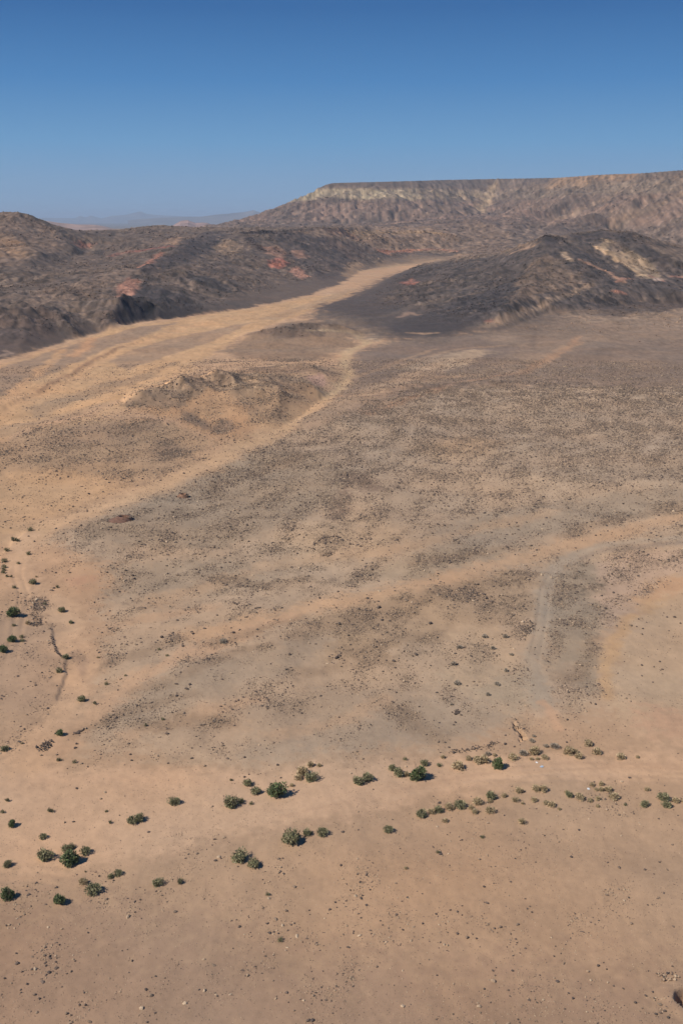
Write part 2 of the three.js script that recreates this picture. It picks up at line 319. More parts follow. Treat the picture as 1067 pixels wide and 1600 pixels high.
// area(corners, colour, softness in metres, strength, stones): an outline on the ground; strip(points, half width in metres, ...)
function area(pts, rgb, soft, k = 1, stones) { AREAS.push(bounds({ P: pts.map(spot), c: rgb && base(...rgb), soft: soft * .7, k, stones, firm: soft * .8 })); }
function strip(pts, half, rgb, soft, k = 1, stones) { AREAS.push(bounds({ P: pts.map(spot), half, c: rgb && base(...rgb), soft: Math.min(soft, half * .8), k, stones, firm: half * .55 })); }
function inside(a, x, z) {                                          // signed distance, positive inside
  const m = a.soft * 2 + (a.half || 0);
  if (x < a.x0 - m || x > a.x1 + m || z < a.z0 - m || z > a.z1 + m) return -1e9;
  const P = a.P, n = P.length; let d = 1e18, odd = false;
  for (let i = 0, j = n - 1; i < n; j = i++) {
    const ax = P[j][0], az = P[j][1], bx = P[i][0], bz = P[i][1], dx = bx - ax, dz = bz - az;
    if (a.half !== undefined && i === 0) continue;
    const t = clamp(((x - ax) * dx + (z - az) * dz) / (dx * dx + dz * dz + 1e-9)), ex = x - ax - dx * t, ez = z - az - dz * t, q = ex * ex + ez * ez;
    if (q < d) d = q;
    if ((az > z) !== (bz > z) && x < (bx - ax) * (z - az) / (bz - az) + ax) odd = !odd;
  }
  d = Math.sqrt(d);
  return a.half !== undefined ? a.half - d : odd ? d : -d;
}
const W = 1300, E = -250;                                            // beyond the frame's edges
// stony ground in the middle
const STONY = [[395, 692], [330, 733], [262, 757], [205, 778], [150, 797], [105, 816], [90, 838], [110, 862], [170, 880], [175, 915], [160, 940], [165, 975], [150, 1000], [165, 1030], [160, 1060], [185, 1060], [150, 1095], [118, 1130], [120, 1155], [170, 1172], [240, 1186], [330, 1196], [430, 1190], [520, 1176], [610, 1167], [690, 1168], [760, 1152], [800, 1128], [850, 1112], [900, 1116], [945, 1108], [950, 1060], [945, 1020], [965, 975], [985, 945], [1000, 925], [1030, 905], [1100, 895], [W, 880], [W, 690], [1067, 680], [700, 640], [500, 660]];
area(STONY, [181, 154, 130], 5, 1, .75);
area([[480, 665], [560, 635], [640, 612], [760, 600], [880, 600], [1067, 604], [W, 610], [W, 765], [1067, 748], [950, 752], [850, 738], [760, 715], [650, 705], [560, 735], [500, 775], [430, 760], [390, 716]], [172, 148, 127], 14, 1, .9);
area([[E, 735], [0, 690], [60, 668], [150, 655], [230, 656], [300, 672], [340, 690], [310, 720], [230, 755], [150, 785], [90, 806], [30, 830], [E, 900]], [172, 141, 113], 6, .9, .6);
area([[E, 780], [0, 745], [90, 735], [160, 745], [200, 765], [120, 800], [40, 830], [0, 850], [E, 880]], [196, 158, 123], 10, .9, .15);
// lower stretches of sand, stony bars and grey silt within the stony ground
area([[112, 826], [200, 790], [262, 764], [330, 740], [400, 702], [480, 705], [560, 735], [530, 785], [400, 838], [300, 858], [200, 852], [140, 846]], [160, 139, 119], 5, .9, .8);
area([[165, 892], [260, 874], [370, 874], [440, 890], [410, 918], [300, 934], [200, 938]], [163, 142, 122], 6, .85, .7);
area([[470, 820], [560, 800], [640, 830], [600, 870], [500, 885], [420, 860]], [184, 155, 128], 8, .8, .8);
area([[640, 850], [720, 810], [820, 790], [940, 775], [1067, 760], [W, 745], [W, 790], [1067, 792], [950, 814], [850, 838], [760, 862], [680, 876]], [162, 142, 123], 6, .9, .4);
area([[560, 900], [640, 868], [720, 856], [790, 850], [800, 868], [720, 892], [620, 912]], [167, 145, 123], 4, .8, .9);
area([[540, 935], [640, 915], [740, 898], [820, 888], [838, 920], [832, 960], [760, 985], [640, 1010], [560, 1030], [470, 1025], [470, 985]], [171, 143, 117], 3, .8, 1.5);
area([[430, 1010], [480, 985], [520, 1000], [480, 1040], [420, 1065]], [161, 140, 121], 3, .8, .4);
area([[170, 1110], [260, 1060], [360, 1020], [430, 1000], [430, 1050], [340, 1090], [240, 1130], [170, 1150]], [171, 147, 125], 3, .8, .6);
area([[380, 1110], [480, 1075], [620, 1080], [720, 1100], [790, 1120], [740, 1155], [640, 1160], [500, 1170], [400, 1180]], [166, 144, 124], 4, .8, .5);
area([[690, 1050], [760, 1040], [830, 1050], [850, 1090], [800, 1110], [720, 1090]], [169, 148, 126], 4, .7, .4);
area([[690, 985], [740, 975], [800, 985], [805, 1030], [760, 1075], [710, 1070], [695, 1030]], [188, 159, 132], 2, .7, .35);
area([[730, 1005], [765, 1010], [775, 1030], [750, 1060], [730, 1040]], [169, 144, 121], 2, .8, 1.3);
area([[865, 900], [890, 880], [930, 880], [945, 930], [935, 985], [945, 1040], [920, 1080], [870, 1070], [855, 1010], [858, 950]], [159, 139, 119], 3, .9, 1.1);
area([[930, 880], [1000, 862], [1100, 862], [1100, 885], [1020, 905], [990, 940], [955, 985], [940, 960]], [184, 155, 134], 3, .85, .8);
strip([[240, 940], [330, 915], [430, 882], [520, 868], [600, 858]], 3.5, [184, 152, 124], 4, .75, .3);
strip([[560, 870], [660, 850], [760, 822], [860, 800]], 3, [184, 152, 124], 4, .6, .3);
strip([[300, 995], [370, 980], [450, 958], [560, 934], [650, 914], [720, 898], [800, 878], [860, 858], [940, 838], [1067, 804], [1150, 788]], 3.6, [190, 155, 125], 3, .95, .12);
strip([[90, 1170], [170, 1097], [230, 1052], [300, 1020], [380, 990], [450, 965]], 2.4, [191, 155, 126], 2.5, .95, .12);
strip([[150, 985], [230, 965], [330, 948]], 2.5, [187, 153, 125], 3, .7, .3);
strip([[430, 1150], [560, 1120], [600, 1090]], 1.8, [184, 152, 125], 2, .6, .2);
strip([[200, 1150], [300, 1118], [400, 1095]], 1.8, [187, 153, 125], 2, .7, .2);
strip([[850, 1110], [900, 1040]], 2, [184, 155, 132], 2, .5, .4);
// bars of stones beside them
for (const [p, h] of [[[[470, 990], [560, 962], [650, 938], [740, 918], [825, 898]], 2.6], [[[340, 1004], [400, 985], [470, 965]], 1.6], [[[120, 1145], [180, 1118], [240, 1100], [300, 1085]], 1.5], [[[230, 1135], [300, 1122], [350, 1130]], 2], [[[210, 1080], [270, 1062], [300, 1050]], 1.5], [[[300, 1045], [360, 1022], [420, 1005]], 1.4], [[[160, 1040], [220, 1020], [280, 1000]], 2], [[[560, 1020], [620, 1000], [690, 990]], 2.2], [[[470, 1050], [540, 1040], [600, 1030]], 2], [[[620, 1110], [660, 1140], [690, 1155]], 2], [[[650, 880], [720, 868], [790, 856]], 1.6], [[[880, 838], [960, 812], [1060, 790]], 2.4], [[[880, 1060], [920, 1040], [935, 1000]], 2.4], [[[350, 905], [420, 915], [480, 905]], 2.5], [[[330, 760], [420, 735], [470, 712]], 3]]) strip(p, h, [153, 127, 104], h, .55, 2.3);
// the dirt track
strip([[1150, 848], [1010, 854], [940, 861], [905, 872]], 1.7, [142, 125, 112], 2, .6, .2);
strip([[1150, 838], [1010, 845], [940, 852], [895, 866], [868, 888], [853, 915], [849, 950], [843, 990], [834, 1030], [836, 1066], [850, 1098]], 1.8, [166, 147, 129], 1.2, .85, .04);
strip([[1150, 832], [1067, 838], [980, 846], [920, 858], [880, 878], [862, 900]], .8, [178, 156, 136], .8, .6);
strip([[846, 1096], [856, 1106], [866, 1122], [875, 1140]], .8, [190, 152, 124], .6, .8, .1);
area([[958, 1110], [952, 1060], [955, 1020], [975, 985], [1000, 950], [1040, 925], [W, 905], [W, 1160], [1067, 1160], [1000, 1150]], [187, 158, 131], 3, .95, .12);
strip([[950, 1090], [946, 1040], [962, 1000], [985, 962]], 1.2, [190, 152, 114], 1.2, .7, .1);
area([[985, 955], [1010, 930], [1040, 932], [1005, 960]], [192, 155, 116], 3, .5, .1);
area([[985, 1130], [1020, 1100], [1067, 1110], [W, 1120], [W, 1165], [1030, 1160]], [189, 148, 122], 4, .6, .1);
area([[110, 905], [160, 895], [150, 905], [120, 918]], [184, 142, 116], 3, .7, .1);
// foreground
area([[E, 1195], [100, 1195], [300, 1203], [450, 1200], [560, 1190], [700, 1178], [850, 1180], [1000, 1178], [W, 1170], [W, 1225], [1000, 1215], [850, 1220], [700, 1240], [560, 1270], [400, 1300], [250, 1330], [100, 1365], [E, 1385]], [197, 162, 134], 3, .95, .05);
area([[E, 1400], [200, 1420], [500, 1500], [W, 1540], [W, 1700], [E, 1700]], [158, 129, 108], 12, .85, .4);
for (const [p, h, c] of [[[[1100, 1212], [900, 1206], [760, 1218], [640, 1240], [540, 1268]], .5, [198, 164, 136]], [[[1100, 1196], [900, 1192], [800, 1200], [680, 1222], [560, 1248], [440, 1276]], .45, [182, 148, 122]], [[[1100, 1203], [960, 1198], [820, 1208]], .25, [178, 145, 119]], [[[600, 1240], [450, 1268], [330, 1296], [200, 1330]], .6, [197, 163, 135]], [[[500, 1285], [360, 1312], [240, 1345], [120, 1368], [-40, 1372]], .4, [180, 147, 121]], [[[0, 1225], [140, 1215], [300, 1222], [420, 1225]], .6, [196, 160, 132]], [[[0, 1180], [60, 1140], [110, 1100], [125, 1060]], .7, [197, 161, 130]]]) strip(p, h, c, h, .5);
// sand of the main riverbed and its side channel
const RIVER = [[E, 660], [0, 564], [60, 547], [120, 528], [165, 517], [230, 502], [300, 494], [345, 489], [400, 479], [440, 471], [480, 463], [520, 449], [545, 437], [552, 428], [570, 421], [610, 424], [602, 433], [560, 457], [500, 478], [470, 490], [420, 505], [380, 520], [335, 545], [290, 566], [200, 606], [100, 636], [0, 668], [E, 740]];
area([[E, 640], [0, 572], [60, 552], [165, 519], [300, 496], [400, 481], [480, 465], [560, 455], [500, 480], [420, 508], [340, 548], [280, 580], [215, 610], [100, 650], [0, 690], [E, 760]], [192, 154, 118], 4, 1, .06);
area([[0, 575], [60, 556], [130, 533], [200, 515], [280, 503], [240, 520], [150, 553], [80, 585], [20, 612], [0, 620], [-100, 650], [-100, 600]], [156, 129, 108], 3, .95, .15);
area([[170, 562], [260, 530], [350, 512], [400, 503], [360, 522], [280, 552], [200, 580]], [160, 131, 108], 3, .9, .15);
area([[40, 640], [150, 602], [240, 577], [290, 562], [240, 590], [140, 622], [60, 655]], [168, 138, 111], 3, .85, .15);
area([[220, 555], [300, 525], [330, 520], [260, 548]], [154, 127, 105], 2, .8);
area([[0, 668], [100, 645], [190, 618], [120, 650], [20, 680], [-60, 700]], [170, 139, 112], 3, .7);
area([[400, 498], [470, 478], [540, 452], [560, 452], [500, 476], [430, 500]], [168, 138, 112], 3, .7);
strip([[100, 546], [70, 573], [40, 597], [0, 628]], 3, [197, 155, 118], 3, .9);
strip([[-20, 654], [45, 618], [95, 596], [140, 568], [200, 540], [250, 523], [330, 502]], 5.5, [198, 157, 120], 4, .9);
strip([[60, 612], [110, 585], [150, 560], [190, 541]], 1.5, [150, 116, 92], 2, .7);
strip([[145, 528], [135, 543], [118, 556]], 4, [190, 145, 110], 3, .9);
strip([[120, 660], [200, 625], [260, 600], [300, 575]], 4, [200, 161, 124], 4, .7);
// brown flats behind the terrace edge, pale streaks over them
area([[500, 642], [545, 592], [565, 545], [620, 530], [740, 522], [800, 512], [860, 490], [930, 488], [1067, 478], [W, 490], [W, 614], [1067, 603], [880, 598], [760, 596], [640, 609], [560, 630]], [143, 120, 103], 10, 1, .3);
area([[560, 545], [640, 535], [740, 525], [820, 545], [760, 570], [660, 590], [570, 600], [545, 590]], [123, 104, 93], 10, .8);
area([[860, 560], [960, 530], [1067, 530], [W, 540], [W, 596], [1067, 596], [880, 592]], [127, 107, 94], 10, .7);
strip([[470, 662], [540, 628], [600, 603], [650, 585], [700, 565], [748, 547]], 6, [175, 146, 121], 10, .7);
strip([[560, 640], [620, 615], [690, 590], [780, 585], [820, 580], [850, 562], [900, 535]], 4, [167, 136, 111], 7, .7);
strip([[640, 575], [690, 562], [745, 548]], 10, [181, 156, 133], 12, .6);
strip([[480, 660], [560, 633], [640, 611], [760, 598], [880, 599], [1067, 603]], 9, [127, 108, 96], 12, .7);
area([[520, 490], [560, 500], [600, 520], [575, 530], [530, 522], [480, 505]], [165, 140, 117], 6, .7);
area([[572, 530], [602, 508], [600, 524], [590, 535]], [179, 156, 134], 5, .8);
strip([[470, 664], [520, 640], [570, 616], [620, 596], [660, 582], [700, 566]], 9, [172, 143, 119], 5, .75);
area([[690, 566], [735, 548], [750, 552], [745, 566], [700, 580]], [174, 149, 127], 4, .8);
strip([[575, 645], [640, 622], [700, 600], [760, 590], [815, 583], [838, 568], [870, 552], [895, 538], [905, 525]], 3, [166, 130, 104], 3, .85);
strip([[760, 575], [830, 560], [880, 548]], 4, [152, 126, 106], 4, .6);
strip([[620, 575], [660, 560], [720, 545], [780, 540]], 3, [158, 130, 108], 3, .7);
strip([[545, 594], [600, 574], [650, 556], [680, 545]], 2, [164, 134, 110], 2, .7);
strip([[900, 505], [960, 500], [1067, 492]], 8, [146, 123, 104], 8, .6);
strip([[640, 612], [700, 600], [760, 596], [830, 596]], 3, [98, 82, 74], 3, .6);
area([[940, 565], [1000, 555], [1040, 570], [980, 580]], [146, 122, 104], 6, .6);
area([[780, 505], [830, 485], [880, 495], [940, 510], [900, 530], [820, 535]], [130, 109, 94], 6, .7);
strip([[820, 500], [835, 520], [832, 545]], 2, [112, 94, 83], 2, .5);
area([[880, 640], [960, 625], [1040, 640], [1000, 665], [900, 670]], [168, 143, 122], 8, .5);
area([[960, 690], [1040, 680], [1067, 700], [1010, 715]], [172, 150, 132], 6, .5);
area([[650, 700], [730, 680], [800, 690], [760, 712], [680, 718]], [172, 142, 114], 8, .6);
// low knolls
area([[345, 547], [390, 522], [440, 505], [500, 499], [545, 506], [562, 518], [548, 542], [520, 556], [470, 566], [420, 562], [370, 560]], [140, 115, 95], 8, .85, .5);
area([[400, 520], [450, 506], [520, 503], [545, 512], [500, 525], [430, 530]], [112, 93, 81], 8, .8);
area([[195, 632], [240, 608], [300, 590], [360, 580], [430, 582], [480, 590], [505, 602], [490, 625], [470, 645], [430, 665], [390, 685], [350, 690], [300, 668], [240, 650]], [176, 139, 107], 6, .9, .3);
area([[195, 634], [240, 606], [300, 589], [330, 583], [400, 581], [480, 590], [506, 603], [490, 616], [440, 606], [400, 612], [360, 608], [330, 606], [300, 622], [262, 642]], [160, 133, 109], 3, .8, .55);
area([[385, 605], [430, 606], [480, 620], [470, 645], [430, 662], [395, 668], [380, 640]], [166, 136, 109], 3, .8, .7);
area([[200, 630], [240, 608], [275, 604], [300, 614], [290, 632], [262, 638], [230, 636]], [140, 117, 98], 3, .8, .7);
area([[280, 604], [330, 584], [395, 583], [380, 597], [330, 603], [305, 612]], [144, 119, 99], 4, .8, .5);
area([[355, 596], [385, 590], [400, 610], [385, 640], [372, 622], [360, 610]], [150, 124, 101], 3, .7, .7);
area([[400, 592], [440, 588], [490, 605], [488, 620], [460, 610], [420, 600]], [142, 117, 97], 4, .8, .5);
area([[285, 640], [305, 645], [322, 662], [330, 672], [316, 668], [298, 660]], [136, 112, 94], 2.5, .8, 1);
area([[328, 668], [345, 655], [368, 658], [376, 668], [360, 677], [340, 678]], [142, 117, 98], 2, .85, 1);
area([[235, 700], [255, 686], [282, 690], [290, 705], [270, 722], [245, 722]], [152, 125, 103], 4, .75, 1);
area([[205, 665], [230, 655], [262, 660], [245, 670], [215, 672]], [140, 115, 96], 4, .7, .8);
area([[60, 690], [110, 668], [180, 660], [240, 668], [190, 690], [110, 700]], [158, 130, 107], 6, .7, .6);
area([[350, 590], [400, 583], [470, 582], [540, 590], [520, 575], [450, 570], [390, 575]], [132, 108, 90], 6, .7, .3);
area([[478, 588], [500, 583], [512, 598], [505, 605], [490, 602]], [188, 148, 130], 2, .9);
area([[440, 588], [478, 586], [470, 590]], [190, 156, 132], 3, .8);
const SIDE = [[556, 521], [573, 535], [546, 548], [536, 566], [545, 586], [531, 606], [500, 627], [475, 647], [440, 669], [400, 689], [355, 708], [315, 731], [260, 755], [200, 780], [130, 803], [75, 822], [45, 838], [28, 860], [30, 890], [45, 915], [80, 935], [98, 965], [104, 1000], [122, 1040], [115, 1080], [90, 1120], [60, 1160], [40, 1200]];
strip(SIDE.slice(0, 7), 3.2, [188, 158, 126], 3.5, .95, .05);
strip(SIDE.slice(6, 12), 6, [190, 155, 122], 5, .9, .08);
strip(SIDE.slice(10, 17), 7, [176, 145, 118], 4, .6, .5);
strip(SIDE.slice(10, 17), 4.2, [199, 163, 130], 3, .95, .05);
strip(SIDE.slice(16), 3, [197, 161, 131], 2, .95, .05);
strip([[575, 533], [620, 527], [700, 520]], 2, [150, 127, 104], 4, .6);
strip([[556, 521], [520, 517], [480, 516]], 2.5, [172, 146, 118], 3, .8);
strip([[537, 580], [500, 574], [440, 572]], 2.5, [178, 148, 118], 3, .7);
// hills on the left
const LEFTHILLS = [[E, 345, 2300], [-100, 346, 1900], [0, 333], [20, 333], [45, 339], [70, 348], [107, 363], [145, 361], [190, 364], [215, 359], [240, 355], [285, 358], [320, 363], [380, 363], [440, 361], [500, 359], [540, 357], [640, 356], [720, 372], [720, 395], [660, 404], [600, 414], [560, 424], [545, 436], [520, 448], [480, 462], [440, 470], [400, 478], [345, 488], [300, 493], [230, 501], [165, 516], [120, 527], [60, 546], [0, 563], [E, 650]];
area(LEFTHILLS, [102, 86, 77], 5, 1);
area([[E, 345, 2300], [0, 333], [30, 334], [70, 350], [110, 380], [80, 400], [0, 420], [E, 430, 1300]], [124, 102, 88], 20, .8);
area([[E, 490], [0, 476], [60, 458], [150, 432], [215, 416], [190, 440], [130, 455], [60, 475], [E, 530]], [124, 103, 90], 14, .9);
area([[215, 422], [250, 402], [285, 376], [320, 362], [362, 362], [345, 382], [312, 400], [272, 414], [235, 432]], [78, 67, 65], 10, .9);
area([[420, 363], [520, 359], [535, 378], [550, 400], [545, 428], [505, 438], [475, 420], [450, 400], [432, 382]], [86, 73, 69], 10, .9);
area([[175, 486], [205, 460], [225, 442], [258, 452], [295, 466], [330, 484], [300, 492], [240, 501], [195, 506]], [62, 55, 56], 4, .95);  // dark rock of the front spur, its shaded face also painted into the colour
area([[150, 500], [185, 470], [200, 455], [188, 490], [178, 508], [155, 516]], [98, 80, 72], 6, .7);
area([[290, 424], [330, 432], [366, 450], [360, 458], [330, 450], [298, 438]], [64, 57, 57], 4, .9);  // dark knoll; the shade on its right-hand side is put into the colour
area([[300, 468], [345, 470], [395, 468], [400, 478], [345, 487], [310, 484]], [92, 79, 73], 8, .8);
area([[E, 500], [0, 488], [40, 476], [75, 486], [110, 502], [90, 525], [40, 545], [0, 558], [E, 620]], [90, 74, 68], 6, .8);
area([[180, 452], [205, 432], [220, 440], [212, 455], [188, 462]], [156, 112, 96], 4, .85);
area([[418, 406], [440, 402], [452, 410], [440, 420], [425, 418]], [168, 108, 92], 5, .95);
area([[452, 421], [468, 418], [482, 432], [470, 436], [455, 428]], [176, 130, 112], 5, .95);
area([[405, 385], [430, 384], [452, 398], [440, 402], [415, 396]], [160, 122, 104], 8, .8);
area([[448, 392], [470, 390], [485, 400], [470, 404]], [160, 120, 102], 8, .7);
area([[335, 386], [355, 372], [378, 383], [372, 396], [345, 398]], [146, 120, 99], 6, .7);
strip([[218, 418], [235, 408], [250, 396]], 4, [166, 116, 98], 6, .8);
strip([[215, 393], [240, 388], [265, 385]], 8, [140, 88, 78], 10, .8);
strip([[172, 400], [190, 396], [210, 392]], 6, [142, 96, 82], 10, .7);
strip([[120, 384], [130, 382], [140, 386]], 6, [150, 100, 86], 10, .7);
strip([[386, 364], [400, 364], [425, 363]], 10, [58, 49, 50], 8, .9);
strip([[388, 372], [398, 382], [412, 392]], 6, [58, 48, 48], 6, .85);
area([[255, 380], [275, 370], [290, 372], [275, 384]], [154, 122, 100], 8, .7);
strip([[2, 370], [15, 380], [30, 400]], 14, [150, 118, 92], 20, .7);
strip([[0, 556], [20, 552], [10, 548]], 2, [166, 140, 124], 3, .8);
// low cliffs under the mesa and the canyon behind the dark ridge
area([[460, 363], [520, 359], [600, 355], [660, 353], [712, 368], [722, 392], [690, 396], [640, 392], [600, 392], [565, 380], [520, 372]], [142, 116, 97], 20, .8);
area([[500, 372], [545, 376], [580, 395], [560, 408], [540, 396], [515, 385]], [98, 80, 73], 16, .7);
strip([[600, 394], [640, 391], [690, 390], [715, 392]], 12, [178, 122, 100], 22, .7);
strip([[545, 366], [590, 364], [640, 362], [690, 366]], 12, [176, 144, 112], 22, .6);
strip([[515, 363], [540, 366], [560, 372]], 10, [150, 112, 92], 16, .7);
area([[552, 428], [570, 420], [620, 416], [680, 408], [740, 405], [700, 400], [640, 398], [590, 408], [560, 415]], [136, 113, 95], 20, .8);
strip([[560, 424], [590, 420], [640, 412], [690, 405]], 6, [178, 146, 116], 8, .8);
strip([[540, 432], [552, 420], [562, 412]], 8, [170, 138, 110], 10, .7);
// dark twin-topped hill on the right
const DARKHILL = [[W, 480], [1067, 472], [1000, 470], [930, 486], [860, 487], [800, 511], [740, 521], [680, 530], [620, 529], [575, 518], [530, 504], [490, 491], [500, 479], [560, 458], [600, 434], [640, 419], [700, 408], [740, 405], [780, 398], [810, 388], [836, 376], [845, 371], [855, 369], [868, 371], [878, 376], [895, 365], [930, 361], [985, 363], [1000, 373], [1035, 397], [1067, 414], [1110, 442], [W, 480]];
area(DARKHILL, [82, 71, 67], 18, 1);
area([[575, 516], [640, 500], [690, 480], [740, 455], [800, 440], [825, 432], [810, 465], [770, 495], [730, 512], [680, 522], [620, 524]], [66, 58, 58], 14, .85);
area([[500, 480], [560, 460], [620, 430], [680, 425], [720, 430], [690, 455], [620, 480], [550, 496]], [80, 68, 64], 14, .7);
area([[800, 470], [815, 430], [830, 402], [862, 398], [890, 418], [915, 440], [880, 452], [840, 466]], [120, 99, 84], 10, .7);
area([[905, 470], [940, 462], [1067, 460], [W, 470], [W, 488], [1067, 480], [985, 490], [940, 494]], [74, 63, 60], 10, .85);
area([[845, 371], [855, 368], [870, 372], [880, 386], [862, 388], [840, 380]], [62, 54, 54], 6, .85);
area([[893, 367], [930, 362], [986, 364], [990, 372], [960, 374], [900, 376]], [70, 60, 58], 6, .85);
area([[938, 372], [965, 378], [990, 395], [1020, 415], [1035, 432], [1010, 436], [985, 420], [955, 400], [935, 385]], [160, 136, 113], 5, .8);
area([[960, 376], [978, 384], [968, 396], [950, 388]], [94, 80, 74], 4, .8);
area([[985, 364], [1000, 374], [1035, 400], [1067, 424], [1110, 455], [1060, 440], [1020, 412], [995, 388]], [80, 68, 64], 5, .8);
strip([[930, 385], [955, 400], [985, 420], [1010, 432]], 2.5, [188, 156, 126], 3, .85);
strip([[880, 395], [892, 408]], 3, [184, 156, 132], 4, .8);
strip([[905, 405], [928, 416], [950, 425], [975, 440]], 3, [168, 130, 108], 5, .8);
strip([[795, 398], [815, 390], [832, 384]], 5, [172, 140, 118], 6, .85);
strip([[965, 440], [985, 436]], 3.5, [164, 120, 102], 4, .8);
strip([[958, 455], [975, 458]], 3, [160, 112, 94], 4, .8);
strip([[1018, 432], [1030, 438]], 3.5, [156, 112, 96], 4, .8);
strip([[1022, 437], [1032, 436]], 3, [206, 176, 158], 3, .9);
strip([[1050, 432], [1067, 434]], 4, [150, 108, 94], 5, .7);
area([[628, 441], [640, 435], [652, 440], [640, 446]], [150, 98, 84], 6, .8);
area([[762, 500], [772, 496], [780, 502], [768, 506]], [152, 98, 82], 5, .8);
strip([[655, 492], [640, 488], [626, 496]], 3, [152, 124, 108], 4, .7);
strip([[645, 520], [665, 522], [680, 520]], 3, [172, 140, 112], 3, .8);
strip([[500, 492], [540, 505], [580, 519], [625, 530], [680, 531], [740, 522], [800, 513], [860, 489], [930, 488]], 16, [112, 95, 84], 16, .6);
strip([[560, 500], [620, 490], [680, 470], [740, 445]], 6, [104, 89, 80], 8, .5);
strip([[600, 470], [650, 450], [700, 425]], 6, [106, 90, 80], 8, .5);
strip([[760, 510], [800, 494], [830, 482], [870, 466], [900, 455], [922, 443]], 4, [152, 126, 106], 7, .7);
strip([[700, 470], [740, 458], [770, 450]], 3, [128, 108, 92], 6, .5);
// mesa: the terrace below it and some light gullies
strip([[985, 290], [940, 310], [900, 330], [870, 342]], 18, [140, 116, 98], 26, .6);
strip([[1067, 300], [1020, 325], [960, 345]], 16, [140, 116, 98], 26, .6);
strip([[1067, 285], [1000, 318], [950, 332]], 10, [134, 112, 96], 18, .5);
strip([[771, 290], [764, 310], [748, 330]], 20, [156, 132, 106], 24, .8);
strip([[870, 279], [930, 275], [985, 272]], 40, [156, 124, 96], 40, .7);
strip([[695, 300], [720, 303], [745, 302]], 30, [144, 124, 104], 34, .7);
area([[720, 352], [755, 347], [800, 365], [830, 384], [790, 390], [740, 392], [705, 392]], [124, 102, 87], 16, .8);

// heaps and bars of dark stones
area([[50, 940], [60, 934], [74, 952], [78, 980], [62, 988], [48, 978]], null, 1.5, 1, 2.4);
area([[108, 1018], [122, 1016], [134, 1036], [130, 1058], [120, 1056], [112, 1036]], [168, 138, 116], 1.2, .7, 1.7);
area([[28, 1145], [55, 1112], [85, 1095], [108, 1100], [100, 1112], [72, 1118], [45, 1150], [30, 1152]], null, 1.5, .9, 1.6);
area([[10, 960], [78, 985], [95, 1030], [88, 1090], [40, 1110], [E, 1130], [E, 1040]], [174, 144, 120], 2.5, .8, .5);
area([[800, 985], [822, 965], [832, 985], [820, 1000], [808, 1004]], null, 1.5, .9, 2.6);
area([[545, 735], [570, 740], [600, 765], [575, 770], [550, 755], [540, 800], [525, 815], [512, 810], [530, 780]], [128, 104, 88], 4, .8, 2.0);
area([[900, 895], [930, 880], [945, 905], [925, 915]], null, 2, .9, 2);
area([[700, 1176], [760, 1162], [765, 1170], [700, 1182]], null, 1, .9, 2);
area([[790, 1118], [830, 1118], [840, 1140], [810, 1142]], null, 1.5, .8, 1.8);
area([[560, 1400], [720, 1380], [800, 1400], [1067, 1350], [W, 1400], [W, 1500], [900, 1470], [760, 1500], [600, 1490]], null, 6, .8, .5);
area([[E, 1430], [60, 1430], [90, 1490], [130, 1520], [80, 1560], [E, 1590]], null, 4, .8, .55);

